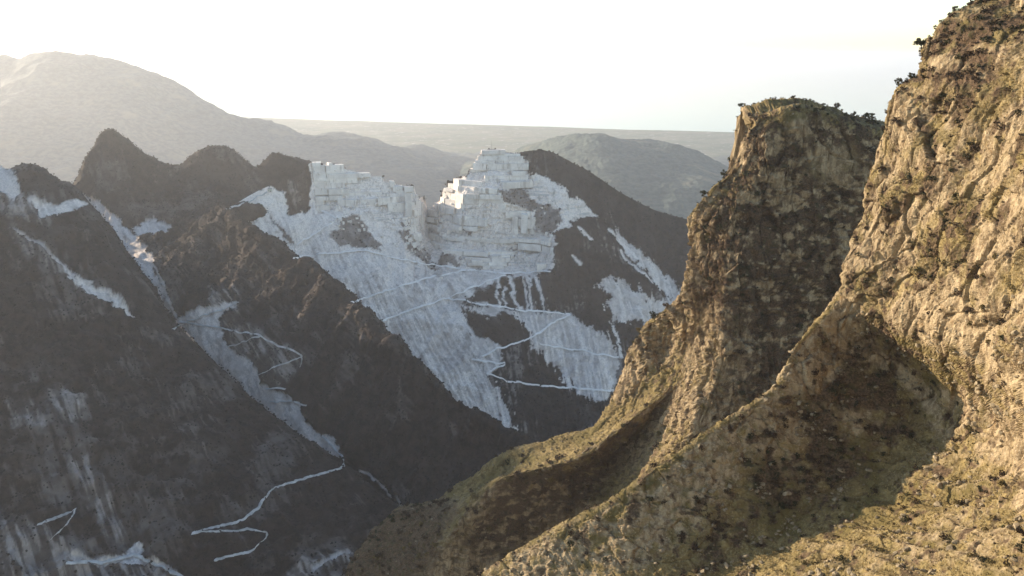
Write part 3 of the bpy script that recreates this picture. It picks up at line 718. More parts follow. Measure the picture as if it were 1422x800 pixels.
def marble_material():
    M = Mat('cut_marble', .75)
    stain, grain, fine = M.noise(1.0, 5, .65, (.09, .09, .014)), M.noise(.05, 5, .6), M.noise(.5, 5, .7)
    c = M.mix(M.ramp(grain, .36, .64), (.74, .66, .60), (.94, .86, .785))
    c = M.mix(M.ramp(stain, .53, .70), c, (.44, .36, .30))
    oi = M.n('ShaderNodeObjectInfo').outputs['Random']
    c = M.mix(M.math('MULTIPLY', oi, .45), c, (.56, .50, .46))
    c = M.mix(M.math('MULTIPLY', M.ramp(fine, .55, .68), .5), c, (.40, .35, .31))
    M.colour(c); M.bump(fine, .8, .5); return M.m
MAT_MARBLE = marble_material()

# ------------------------------------------------------------------ quarry roads
def road(label, pts, width=6.5, skirt=4.5, mat=None):
    width *= .5; skirt *= .35
    pts = np.array(pts, float); seg = np.hypot(*np.diff(pts, axis=0).T)
    n = int(max(8, seg.sum() / 2)); s = np.linspace(0, seg.sum(), n); cs = np.concatenate([[0], np.cumsum(seg)])
    qx = np.interp(s, cs, pts[:, 0]); qy = np.interp(s, cs, pts[:, 1])
    for _ in range(6):                                   # round the bends
        qx[1:-1] = (qx[:-2] + 2 * qx[1:-1] + qx[2:]) / 4; qy[1:-1] = (qy[:-2] + 2 * qy[1:-1] + qy[2:]) / 4
    ns = np.stack([s / 14., 0 * s + len(label) * .37, 0 * s], -1)
    qx = qx + 2.0 * fbm(ns, 3); qy = qy + 2.2 * fbm(ns + 31, 3)
    P = []; Nn = []
    for x, y in zip(qx, qy):
        p, nr, nm = hit(x, y)
        if p is not None and nm in ('quarry_mountain', 'wooded_spur', 'left_mountainside'): P.append(p); Nn.append(nr)
    if len(P) < 4: return
    P = np.array(P); Nn = np.array(Nn)
    dist = P[:, 1]; k = 5
    pad = np.pad(dist, (k, k), mode='edge'); sm = np.convolve(pad, np.ones(2 * k + 1) / (2 * k + 1), 'valid')
    P = CAM + (P - CAM) * ((np.minimum(sm, dist) - 1.2) / dist)[:, None]
    Nh = Nn.copy(); Nh[:, 2] = 0
    Nh = np.stack([np.convolve(np.pad(Nh[:, j], (4, 4), mode='edge'), np.ones(9) / 9, 'valid') for j in range(3)], 1)
    Nh /= np.maximum(np.linalg.norm(Nh, axis=1, keepdims=True), 1e-6)
    w = width * (1 + .7 * fbm(P / 18., 3))[:, None]
    up = np.array([0, 0, 1.0])
    rows = [P - Nh * w * .75 + up * .5, P + Nh * w * .2 + up * .6, P + Nh * w * .5 + up * .2, P + Nh * (w * .5 + skirt * .9) - up * skirt]
    G = np.stack(rows, 0)
    struct(obj('quarry_road', grid_mesh('quarry_road', G), mat or (MAT_DUST if P[:, 1].mean() > 1520 and P[:, 0].mean() > -420 else MAT_TRACK)), label, 'road')
road('level pale track along the foot of the quarry benches', [(408, 357), (450, 352), (505, 346), (540, 356), (590, 366), (640, 373), (700, 379), (765, 376)], 7)
road('pale ramp climbing under the bench track to its middle', [(488, 420), (540, 402), (600, 384), (655, 374)])
road('long pale ramp climbing to the quarry platform', [(528, 446), (575, 428), (620, 414), (660, 397), (702, 381)])
road('pale track crossing the spoil slope to the hairpin', [(620, 413), (660, 420), (720, 430), (792, 436)])
road('short steep track down from the hairpin', [(792, 436), (762, 451), (728, 473)])
road('pale track through the dark bushes below the hairpin', [(728, 472), (690, 484), (669, 494)], 5.5)
road('zigzag track at the foot of the spoil slope', [(655, 499), (704, 505), (673, 518), (712, 530), (760, 536), (800, 538), (846, 543)], 5)
road('level track under the grey right-hand spoil tip', [(748, 478), (800, 485), (860, 496)], 5)
road('diagonal track over the upper left spoil tip', [(412, 339), (440, 322), (470, 303), (446, 293)], 6)
road('pale ledge along the crest of the spoil tip', [(314, 291), (345, 279), (372, 267)], 6)
road('upper track branching across the gully head', [(240, 458), (262, 445), (300, 433), (332, 420)], 4.5, 3)
road('track descending the spur side in two legs', [(250, 446), (320, 458), (362, 466), (392, 482), (422, 493), (416, 510)], 4.5, 3)
road('short link track above the pale gully', [(316, 482), (340, 473), (362, 466)], 4, 3)
road('lower link track climbing from the pale gully', [(420, 494), (385, 508), (358, 521)], 4, 3)
road('short level bench low on the pale gully', [(368, 540), (382, 538), (396, 541)], 4, 3)
road('longer level bench above the gully mouth', [(374, 558), (400, 557), (426, 562)], 4, 3)
road('winding pale road down the valley side', [(448, 604), (466, 624), (480, 640), (476, 649), (430, 662), (385, 675), (366, 690), (360, 705), (330, 725), (268, 739)], 5, 3)
road('hairpin road at the valley bottom', [(268, 739), (350, 735), (374, 740), (350, 765), (295, 779)], 4.5, 3)
road('short pale track on the scree slope', [(53, 728), (80, 718), (106, 706)], 4.5, 3)
road('faint track dropping from the scree slope', [(106, 706), (92, 730), (70, 750)], 3.5, 2)
road('broad pale road leaving the quarry yard', [(92, 781), (140, 780), (176, 772), (190, 768), (215, 784), (262, 804)], 8, 3)

# ------------------------------------------------------------------ marble blocks left standing on the benches
def block_mesh(name, seed):
    r = np.random.default_rng(seed)
    v = np.array([(x, y, z) for z in (0, .5, 1) for x, y in ((-.5, -.5), (.5, -.5), (.5, .5), (-.5, .5))], float)
    v[:, :2] += r.uniform(-.07, .07, (12, 2)); v[8:, 2] += r.uniform(-.08, .04, 4); v[:4, 2] -= .25
    f = []
    for b in (0, 4):
        for k in range(4): f.append((b + k, b + (k + 1) % 4, b + 4 + (k + 1) % 4, b + 4 + k))
    f.append((8, 9, 10, 11))
    me = bpy.data.meshes.new(name); raw_mesh(me, v, np.array(f)); me.materials.append(MAT_MARBLE); return me
BLOCKS = [block_mesh('marble_block', k) for k in range(6)]
def bench_pieces():
    """sawn benches: long level slabs cut along the contours of the pit, each a piece of its own"""
    G, pit = BENCH['G'][4:-1], BENCH['pit'][4:-1]
    r = np.random.default_rng(77); Z = G[..., 2]; nr, nc = Z.shape
    tops = []; z = 712.0
    while z > 380: tops.append(z); z -= r.choice((5., 7., 9., 12., 17.), p=(.2, .25, .25, .18, .12))
    for hi, lo in zip(tops[:-1], tops[1:]):
        zm = .5 * (hi + lo)
        row = np.argmax(Z < zm, 0); ok = (Z[0] > zm + .2 * (hi - lo)) & (row > 0)
        cols = np.arange(nc); j = 0
        ok &= pit[np.minimum(row, nr - 1), cols] > .5
        while j < nc - 3:
            if not ok[j]: j += 1; continue
            n = int(r.choice((8, 14, 22, 34, 48, 64))); k = j
            while k + 1 < nc and k - j < n and ok[k + 1] and abs(G[row[k + 1], k + 1, 1] - G[row[j], j, 1]) < 26: k += 1
            if k - j >= 3 and r.uniform() > .24:
                a, b = G[row[j], j].copy(), G[row[k], k].copy(); e = (b - a)[:2]; L = np.linalg.norm(e); e = e / L
                inn = np.array([-e[1], e[0]]); inn = inn if inn[1] > 0 else -inn
                off = r.choice((-6., -3., -2., 0., 1., 3.)) + r.uniform(-1, 1); dep = 20.0
                h0 = lo - 3.0; ht = hi + r.uniform(-1.5, .8)
                c = [a[:2] + inn * off - e * .4, b[:2] + inn * (off + r.uniform(-1, 1)) + e * .4]
                q4 = [c[0], c[1], c[1] + inn * dep, c[0] + inn * dep]
                base = np.array([*(.5 * (c[0] + c[1])), h0])
                jit = lambda: r.uniform(-.5, .5)
                v = [(*p, h0) for p in q4] + [(*(p + inn * jit()), .55 * h0 + .45 * ht) for p in q4[:2]] + [(*(p + inn * (.4 + jit())), ht + jit()) for p in q4[:2]] + [(*p, ht + jit()) for p in q4[2:]]
                f4 = [(0, 1, 5, 4), (4, 5, 7, 6), (6, 7, 8, 9), (2, 3, 9, 8)]
                me = bpy.data.meshes.new('marble_bench'); me.from_pydata([tuple(np.array(x) - base) for x in v], [], f4 + [(1, 2, 8, 7, 5), (3, 0, 4, 6, 9)])
                o = obj('marble_bench', me, MAT_MARBLE, quarry); o.location = base
            j = k + 1
bench_pieces()
bpy.context.view_layer.update(); _dg = bpy.context.evaluated_depsgraph_get()
def marble_block(px, py, w, d, h, name='marble_block', lift=0.0, rz=None):
    p, nr, nm = hit(px, py)
    if nm is None or not nm.startswith(('quarry_mountain', 'marble_bench')): return
    o = obj(name, random.choice(BLOCKS), None, quarry)
    o.location = p + np.array([0, .25 * d, lift - .12 * h]); o.scale = (w, d, h)
    o.rotation_euler = (0, 0, random.uniform(-.25, .25) if rz is None else rz)
for px, py, w, h in ((568, 300, 14, 56), (584, 306, 12, 46), (728, 316, 14, 34), (716, 318, 12, 32), (740, 318, 12, 30), (752, 374, 20, 14), (735, 378, 18, 9), (662, 366, 24, 9), (690, 362, 22, 12)):
    marble_block(px, py, w, random.uniform(10, 16), h)
for k in range(330):
    px = random.uniform(432, 800) if k % 2 else random.uniform(432, 580); py = random.uniform(228, 388)
    if poly(np.array([px]), np.array([py]), [(432, 232), (520, 244), (575, 270), (600, 296), (660, 230), (720, 222), (745, 250), (800, 288), (770, 330), (764, 376), (600, 388), (520, 330), (440, 310)])[0] > 0:
        marble_block(px, py, random.uniform(2.5, 8), random.uniform(3, 7), random.choice((2, 2.5, 3, 4, 5, 7)), rz=random.uniform(-.8, .8))

# ------------------------------------------------------------------ mast on the marble peak and the site hut
def box(bm, c, s):
    (x, y, z), (a, b, h) = c, s; n = len(bm[0])
    bm[0] += [(x + i * a / 2, y + j * b / 2, z + k * h) for k in (0, 1) for i, j in ((-1, -1), (1, -1), (1, 1), (-1, 1))]
    bm[1] += [(n, n + 1, n + 5, n + 4), (n + 1, n + 2, n + 6, n + 5), (n + 2, n + 3, n + 7, n + 6), (n + 3, n, n + 4, n + 7), (n + 4, n + 5, n + 6, n + 7), (n + 3, n + 2, n + 1, n)]
def tube(P, R, k=6):
    P = np.array(P, float); rings = []
    for i, p in enumerate(P):
        t = P[min(i + 1, len(P) - 1)] - P[max(i - 1, 0)]; t /= max(np.linalg.norm(t), 1e-9)
        a = np.cross(t, [0.3, 1, 0.1]); a /= np.linalg.norm(a); b = np.cross(t, a)
        th = np.arange(k) * 2 * math.pi / k
        rings.append(p + R[i] * (np.cos(th)[:, None] * a + np.sin(th)[:, None] * b))
    v = np.concatenate(rings); f = []
    for i in range(len(P) - 1):
        for j in range(k): f.append((i * k + j, i * k + (j + 1) % k, (i + 1) * k + (j + 1) % k, (i + 1) * k + j))
    return v, np.array(f)
def join(parts):
    V, Fc, n = [], [], 0
    for v, f in parts: V.append(v); Fc.append(f + n); n += len(v)
    return np.concatenate(V), np.concatenate(Fc)
def mesh(name, v, f, mat, smooth=False):
    me = bpy.data.meshes.new(name); raw_mesh(me, np.array(v, float), np.array(f), smooth); me.materials.append(mat); return me
def empty(name, loc, label, cat, group=None):
    o = bpy.data.objects.new(name, None); col.objects.link(o); o.location = loc; return tag(o, label, cat, group)
MAT_STEEL = simple('galvanised_steel', (.25, .25, .26), .6, .2, 1.0)
MAT_HUT = simple('hut_render', (.58, .55, .48), .9, .15, .6); MAT_TIN = simple('hut_roof', (.30, .27, .24), .6, .2, .8); MAT_DOOR = simple('hut_door', (.12, .10, .08), .7, .2, 1.)
p, _, _ = hit(684, 212)
top = QG[4:, :].reshape(-1, 3); tx, ty = project(top); sel = np.abs(tx - 683) < 3; p = top[sel][np.argmax(top[sel][:, 2])]
m = empty('radio_mast', p - [0, 0, 1.5], 'thin steel lattice mast on top of the white marble peak', 'mast')
for a in (0, 2.1, 4.2):
    v, f = tube([(1.1 * math.cos(a), 1.1 * math.sin(a), 0), (.3 * math.cos(a), .3 * math.sin(a), 19)], [.16, .12]); obj('leg', mesh('leg', v, f, MAT_STEEL), None, m)
for z in range(2, 19, 3):
    r = 1.1 - .8 * z / 19
    v, f = join([tube([(r * math.cos(a), r * math.sin(a), z), (r * math.cos(a + 2.1), r * math.sin(a + 2.1), z + 1.5)], [.08, .08]) for a in (0, 2.1, 4.2)])
    obj('brace', mesh('brace', v, f, MAT_STEEL), None, m)
v, f = tube([(0, 0, 18), (0, 0, 23)], [.14, .06]); obj('antenna', mesh('antenna', v, f, MAT_STEEL), None, m)
p, _, _ = hit(375, 266)
if p is not None:
    m = empty('site_hut', p - [0, 0, .6], 'small pale hut on the crest of the upper spoil tip', 'hut')
    b = [[], []]; box(b, (0, 0, 0), (8, 6, 6)); obj('wall', mesh('wall', b[0], b[1], MAT_HUT), None, m)
    v = [(-4.4, -3.5, 6), (4.4, -3.5, 6), (4.4, 3.5, 6), (-4.4, 3.5, 6), (-4.4, 0, 8.2), (4.4, 0, 8.2)]
    me = bpy.data.meshes.new('roof'); me.from_pydata(v, [], [(0, 1, 5, 4), (2, 3, 4, 5), (0, 4, 3), (1, 2, 5), (3, 2, 1, 0)]); me.materials.append(MAT_TIN); obj('roof', me, None, m)
    b = [[], []]; box(b, (1.5, -3.02, 0), (1.6, .1, 3)); obj('door', mesh('door', b[0], b[1], MAT_DOOR), None, m)
    b = [[], []]; box(b, (-1.8, -3.02, 2.2), (1.6, .1, 1.6)); obj('window', mesh('window', b[0], b[1], MAT_DOOR), None, m)

# ------------------------------------------------------------------ woodland on the dark slopes (nobody could count it)
_t = (1 + 5 ** .5) / 2
ICO_V = np.array([(-1, _t, 0), (1, _t, 0), (-1, -_t, 0), (1, -_t, 0), (0, -1, _t), (0, 1, _t), (0, -1, -_t), (0, 1, -_t), (_t, 0, -1), (_t, 0, 1), (-_t, 0, -1), (-_t, 0, 1)]) / math.sqrt(1 + _t * _t)
ICO_F = np.array([(0, 11, 5), (0, 5, 1), (0, 1, 7), (0, 7, 10), (0, 10, 11), (1, 5, 9), (5, 11, 4), (11, 10, 2), (10, 7, 6), (7, 1, 8), (3, 9, 4), (3, 4, 2), (3, 2, 6), (3, 6, 8), (3, 8, 9), (4, 9, 5), (2, 4, 11), (6, 2, 10), (8, 6, 7), (9, 8, 1)])
def areas(G):
    a = np.linalg.norm(np.cross(np.gradient(G, axis=0), np.gradient(G, axis=1)), axis=-1); return a
def scatter(G, weight, n, r, jitter=1.0, frame=60):
    px, py = project(G)
    w = areas(G) * weight * ((px > -frame) & (px < W + frame) & (py > -frame) & (py < H + frame))
    w = w.reshape(-1); c = np.cumsum(w); i = np.searchsorted(c, r.uniform(0, c[-1], n))
    i = np.minimum(i, w.size - 1)
    a = np.sqrt(areas(G).reshape(-1)[i])[:, None]
    return G.reshape(-1, 3)[i], i, a
def blobs(P, size, r, flat=.85, jit=.35, V=ICO_V, Fc=ICO_F, upright=0):
    n = len(P); k = len(V)
    v = V[None] * (1 + jit * r.uniform(-1, 1, (n, k, 1)))
    th = r.uniform(0, 6.283, n); c, s = np.cos(th), np.sin(th)
    x = v[..., 0] * c[:, None] - v[..., 1] * s[:, None]; y = v[..., 0] * s[:, None] + v[..., 1] * c[:, None]
    sx = size * r.uniform(.8, 1.2, n); sz = size * flat * r.uniform(.8, 1.3, n)
    out = np.stack([x * sx[:, None], y * sx[:, None], v[..., 2] * sz[:, None] + .45 * sz[:, None]], -1) + P[:, None]
    f = Fc[None] + (np.arange(n) * k)[:, None, None]
    return out.reshape(-1, 3), f.reshape(-1, Fc.shape[1])
def wood_material():
    M = Mat('bare_and_evergreen_wood')
    n = M.noise(.05, 4); o = M.noise(.4, 3, .7)
    c = M.mix(M.ramp(n, .4, .6), (.022, .016, .011), (.048, .031, .024))
    c = M.mix(M.ramp(o, .5, .7), c, (.056, .039, .031)); M.colour(c); return M.m
MAT_WOOD = wood_material()
def woodland(name, label, G, wgt, n, lo, hi, seed):
    r = np.random.default_rng(seed)
    P, i, a = scatter(G, wgt, n, r)
    P = P + r.uniform(-.5, .5, P.shape) * a * [1, 1, 0]
    v, f = blobs(P, r.uniform(lo, hi, n), r, .95)
    me = bpy.data.meshes.new(name); raw_mesh(me, v, f); tag(obj(name, me, MAT_WOOD), label, 'woodland', kind='stuff')
woodland('spur_woodland', 'dark leafless wood covering the pointed spur', SG, S_VEG ** 2, 19000, .7, 1.8, 1)
woodland('left_woodland', 'dark scrub wood covering the left mountainside', LG, L_VEG ** 2, 15000, .7, 1.7, 2)
woodland('ridge_woodland', 'dark wood on the ridge and lower slopes of the quarry mountain', QG, Q_VEG ** 2, 15000, .9, 2.3, 3)

# ------------------------------------------------------------------ shrubs, trees, rocks and grass on the near cliffs
def leaf_cloud(n, seed, lobes=5, size=.17):
    """a shrub about 2 m across made of many small leaf sprays"""
    r = np.random.default_rng(seed)
    c = r.uniform(-1, 1, (lobes, 3)) * [.55, .55, .3] + [0, 0, .45]; rad = r.uniform(.35, .6, lobes)
    k = r.integers(0, lobes, n); u = r.normal(size=(n, 3)); u /= np.linalg.norm(u, axis=1, keepdims=True)
    p = c[k] + u * (rad[k] * r.uniform(.55, 1.0, n) ** .5)[:, None]; p[:, 2] = np.maximum(p[:, 2], -.15)
    a = r.normal(size=(n, 3)) + .8 * u; a /= np.linalg.norm(a, axis=1, keepdims=True)
    b = np.cross(a, r.normal(size=(n, 3))); b /= np.linalg.norm(b, axis=1, keepdims=True); t = np.cross(a, b)
    s = size * r.uniform(.6, 1.4, n)[:, None]
    v = np.stack([p - b * s, p + t * s * .7, p + b * s, p - t * s * .7], 1).reshape(-1, 3)
    return v, np.arange(4 * n).reshape(n, 4)
def leaf_material(name, a, b):
    M = Mat(name, .8)
    oi = M.n('ShaderNodeObjectInfo').outputs['Random']; n = M.noise(2.2, 3, .6)
    c = M.mix(M.ramp(n, .35, .65), a, b); c = M.mix(M.math('MULTIPLY', oi, .5), c, tuple(v * .55 for v in b)); M.colour(c)
    return M.m
MAT_LEAF = [leaf_material('dark_evergreen_leaves', (.022, .025, .012), (.056, .053, .023)),
            leaf_material('brown_winter_leaves', (.035, .022, .014), (.085, .052, .030)),
            leaf_material('dry_yellow_leaves', (.085, .062, .022), (.20, .145, .055))]
MAT_BARK = simple('grey_bark', (.10, .08, .06), .9, .3, 3.0)
SHRUB = []
for mi in range(3):
    row = []
    for k in range(4):
        v, f = leaf_cloud(110, 100 + 10 * mi + k); row.append(mesh('foliage', v, f, MAT_LEAF[mi]))
    SHRUB.append(row)
v, f = join([tube([(0, 0, -.4), (.08, .04, .25), (.3 * math.cos(a), .3 * math.sin(a), .7)], [.07, .05, .02], 5) for a in (0, 2.2, 4.1)])
STEM = mesh('stem', v, f, MAT_BARK)
def shrub(p, size, mi, label, group):
    o = bpy.data.objects.new('shrub', SHRUB[mi][random.randrange(4)]); col.objects.link(o)
    o.location = p - np.array([0, 0, .08 * size]); o.rotation_euler = (random.uniform(-.2, .2), random.uniform(-.2, .2), random.uniform(0, 6.28))
    o.scale = (size * random.uniform(.85, 1.2), size * random.uniform(.85, 1.2), size * random.uniform(.7, 1.05))
    s = bpy.data.objects.new('stem', STEM); col.objects.link(s); s.parent = o
    return tag(o, label, 'shrub', group)
ZONES = [   # (polygon in the photograph, choice of leaf kind, label, group)
    ([(1040, 140), (1130, 130), (1240, 150), (1240, 200), (1130, 180), (1040, 200)], (0, 0, 1), 'dark shrub on the upper rim of the rock tower', 'shrubs on the tower rim'),
    ([(930, 430), (940, 280), (1010, 200), (1050, 200), (1030, 300), (1000, 440)], (0, 0, 2), 'dark shrub on the lit left edge of the rock tower', 'shrubs on the tower edge'),
    ([(1000, 200), (1240, 160), (1240, 400), (1150, 440), (1010, 640), (1000, 440)], (0, 1, 1), 'dark shrub rooted in the shaded face of the rock tower', 'shrubs on the tower face'),
    ([(830, 600), (860, 440), (940, 440), (980, 440), (960, 500), (880, 570)], (2, 2, 0), 'yellowed shrub on the sunlit shoulder below the tower', 'shrubs on the sunlit shoulder'),
    ([(830, 700), (870, 590), (990, 440), (1015, 480), (1010, 600)], (2, 2, 1), 'dry shrub on the sunlit rib beside the gully', 'shrubs on the sunlit rib'),
    ([(480, 800), (640, 680), (690, 660), (800, 630), (900, 585), (830, 700), (680, 800)], (1, 1, 2), 'brown shrub on the shaded flank of the grassy spur', 'shrubs on the spur flank'),
    ([(1220, 200), (1240, 100), (1290, 20), (1422, -10), (1422, 140), (1330, 170), (1280, 180)], (1, 0, 1), 'brown shrub on the scrubby cap of the tall cliff', 'shrubs on the cliff cap'),
    ([(1160, 420), (1230, 170), (1422, 140), (1422, 430), (1300, 420)], (1, 0, 2), 'small shrub clinging to the sunlit cliff wall', 'shrubs on the cliff wall'),
    ([(640, 800), (850, 690), (1170, 410), (1300, 420), (1290, 600), (1000, 800)], (1, 1, 0), 'brown shrub on the shaded rocky slope', 'shrubs on the shaded slope'),
    ([(1000, 800), (1290, 600), (1300, 420), (1422, 420), (1422, 800)], (2, 1, 0), 'low shrub on the sunlit slope', 'shrubs on the sunlit slope'),
]
RIDGE = [(690, 788), (770, 738), (850, 698), (930, 640), (1000, 591), (1076, 540), (1108, 480), (1168, 402)]
GULLY = [(975, 820), (1055, 772), (1135, 712), (1225, 650), (1278, 598), (1275, 530), (1275, 470)]
def near(x, y, pts): return line(np.array([x]), np.array([y]), pts)[0]
def detail(z, x, y):
    if z == 8: return ' along its ridge' if near(x, y, RIDGE) < 40 else ' beside the gully bed' if near(x, y, GULLY) < 45 else ''
    if z == 9: return ' beside the gully bed' if near(x, y, GULLY) < 45 else ' right under the rock wall' if y < 620 else ''
    if z == 2: return ' below its top' if y < 230 else ' halfway up' if y < 330 else ' near its foot'
    if z == 7: return ' high up' if y < 240 else ' low down'
    return ''
def zone_of(x, y):
    for k, z in enumerate(ZONES):
        if poly(np.array([x]), np.array([y]), z[0])[0] > 0: return k
    return None
def plant_shrubs():
    r = np.random.default_rng(21); cand = []
    for G, at, n, lo, hi in ((TG, T_AT, 3000, 1.0, 2.9), (CG, C_AT, 2600, .5, 1.6)):
        wgt = .03 + at['scrub'] ** 1.5 + .25 * at['grass'] * sstep(.15, .6, fbm(G / 7., 3))
        P, i, a = scatter(G, wgt, n, r, frame=10)
        s = lo + (hi - lo) * r.uniform(0, 1, n) ** 1.9
        cand.append(np.concatenate([P, s[:, None]], 1))
    cand = np.concatenate(cand); px, py = project(cand[:, :3])
    app = cand[:, 3] / np.linalg.norm(cand[:, :3] - CAM, axis=1)
    single, rest = [], []
    for k in np.argsort(-app):
        z = zone_of(px[k], py[k])
        if z is not None and len(single) < 300 and 4 < px[k] < W - 4 and 0 < py[k] < H - 4 and visible(cand[k, :3] + [0, 0, .5 * cand[k, 3]], 2.5): single.append((k, z))
        else: rest.append((k, 8 if z is None else z))
    for k, z in single:
        mi = random.choice(ZONES[z][1]); big = cand[k, 3] > (2.3 if px[k] < 1000 or (py[k] < 440 and px[k] < 1200) else 1.35)
        shrub(cand[k, :3], cand[k, 3], mi, ('large ' if big else 'small ') + ('dark green', 'brown', 'yellowed')[mi] + ' shrub ' + ZONES[z][2].split(' shrub ')[1] + detail(z, px[k], py[k]), ZONES[z][3])
    for mi, nm, lb in ((0, 'evergreen_scrub', 'small dark evergreen scrub scattered over the near rocks'), (1, 'brown_scrub', 'small brown winter scrub scattered over the near rocks'), (2, 'dry_scrub', 'small dry yellow scrub scattered over the near rocks')):
        V, Fc = [], []; n = 0
        lib = [leaf_cloud(34, 300 + mi * 10 + q, 3, .3) for q in range(5)]
        for k, z in rest:
            if ZONES[z][1][k % 3] != mi: continue
            v, f = lib[k % 5]; th = (k * 1.7) % 6.28; c, s = math.cos(th), math.sin(th)
            w = np.stack([v[:, 0] * c - v[:, 1] * s, v[:, 0] * s + v[:, 1] * c, v[:, 2] * .85], 1) * cand[k, 3] + cand[k, :3]
            V.append(w); Fc.append(f + n); n += len(w)
        tag(obj(nm, mesh(nm, np.concatenate(V), np.concatenate(Fc), MAT_LEAF[mi]), None), lb, 'scrub', kind='stuff')
plant_shrubs()

# trees that stand out against the sky
def make_tree(p, h, lean, label, mi=0, seed=0):
    r = np.random.default_rng(seed)
    o = empty('tree', p - np.array([0, 0, .3]), label, 'tree')
    tp = np.array([lean * .5, 0, h * .55])
    parts = [tube([(0, 0, -.5), (lean * .15, .05, h * .25), tp, (lean * .8, .1, h * .85)], [.055 * h, .045 * h, .03 * h, .01 * h], 7)]
    V, Fc, n = [], [], 0
    for k in range(9):
        a = k * .9 + r.uniform(0, .5); q = np.array([lean * .6 + .34 * h * math.cos(a) * r.uniform(.6, 1), .34 * h * math.sin(a), h * r.uniform(.28, .9)])
        parts.append(tube([tp * r.uniform(.6, 1), (tp + q) / 2 + [0, 0, .05 * h], q], [.022 * h, .014 * h, .006 * h], 5))
        v, f = leaf_cloud(70, seed * 31 + k, 3, .2); V.append((v - [0, 0, .4]) * h * r.uniform(.24, .36) + q); Fc.append(f + n); n += len(v)
    v, f = join(parts); obj('trunk', mesh('trunk', v, f, MAT_BARK), None, o)
    obj('crown', mesh('crown', np.concatenate(V), np.concatenate(Fc), MAT_LEAF[mi]), None, o)
def rim(G, px):
    """highest visible ground of a cliff at a photograph column"""
    x, y = project(G.reshape(-1, 3)); s = np.abs(x - px) < 2.0
    q = G.reshape(-1, 3)[s]; return q[np.argmin(y[s])]
for k, (G, px, h, lean, mi, lb) in enumerate((
        (CG, 1279, 4.6, -1.6, 0, 'leaning tree jutting from the edge of the tall cliff'),
        (CG, 1248, 3.2, -.6, 0, 'small tree on the lower step of the tall cliff'),
        (CG, 1326, 2.2, -.3, 1, 'short leafless tree on the crest of the tall cliff'),
        (CG, 1362, 2.4, .2, 1, 'bushy tree on the highest crest of the tall cliff'),
        (TG, 1163, 4.4, .6, 1, 'thin leafless tree standing highest on the tower back'),
        (TG, 1186, 3.4, .2, 0, 'round tree halfway along the tower back'),
        (TG, 1212, 4.2, .2, 0, 'broad tree in the notch between tower and cliff'),
        (TG, 1004, 4.6, -.8, 0, 'dark tree leaning from the sloping tower shoulder'),
        (TG, 976, 4.4, -.8, 0, 'dark tree low on the sloping tower shoulder'),
        (TG, 1027, 3.6, -.5, 0, 'dark tree under the tower brow'),
        (TG, 886, 5.0, -.6, 2, 'yellowed tree on top of the sunlit shoulder'),
        (TG, 905, 5.4, .2, 0, 'dark tree behind the top of the sunlit shoulder'))):
    make_tree(rim(G, px), h * .75, lean * .8, lb, mi, k + 1)

for G, x0, x1, n, zi in ((TG, 1056, 1230, 26, 0), (TG, 962, 1050, 14, 1), (CG, 1232, 1405, 20, 6), (TG, 846, 930, 12, 3)):
    for k in range(n):
        px = random.uniform(x0, x1); s = random.uniform(.5, 1.2) * (1.0 if G is TG else .6); mi = random.choice(ZONES[zi][1])
        shrub(rim(G, px), s, mi, 'low ' + ('dark green', 'brown', 'yellowed')[mi] + ' bush on the skyline ' + ('of the rock tower top', 'of the tower shoulder', '', 'of the sunlit shoulder', '', '', 'of the tall cliff')[zi], 'bushes on the skyline')

# boulders and rubble
def rock_mesh(name, seed, mat):
    r = np.random.default_rng(seed)
    V = [tuple(v) for v in ICO_V]; Fc = []; mid = {}
    def m(a, b):
        k = (min(a, b), max(a, b))
        if k not in mid:
            q = (np.array(V[a]) + V[b]); V.append(tuple(q / np.linalg.norm(q))); mid[k] = len(V) - 1
        return mid[k]
    for a, b, c in ICO_F:
        ab, bc, ca = m(a, b), m(b, c), m(c, a); Fc += [(a, ab, ca), (b, bc, ab), (c, ca, bc), (ab, bc, ca)]
    v = np.array(V)
    for k in range(9):                                   # cut flat faces
        n = r.normal(size=3); n /= np.linalg.norm(n); d = r.uniform(.45, .8); s = v @ n
        v = np.where((s > d)[:, None], v - (s - d)[:, None] * n, v)
    v *= [1.0, .8, .65]
    return mesh(name, v, Fc, mat)
def boulder_material():
    M = Mat('grey_limestone'); n, o = M.noise(1.0, 5, .65), M.noise(4., 5, .7)
    c = M.mix(M.ramp(n, .38, .62), (.19, .145, .09), (.35, .275, .18)); c = M.mix(M.ramp(o, .52, .7), c, (.15, .11, .068)); M.colour(c); M.bump(o, .12, .8); return M.m
MAT_BOULDER = boulder_material()
ROCKS = [rock_mesh('boulder', k, MAT_BOULDER) for k in range(7)]
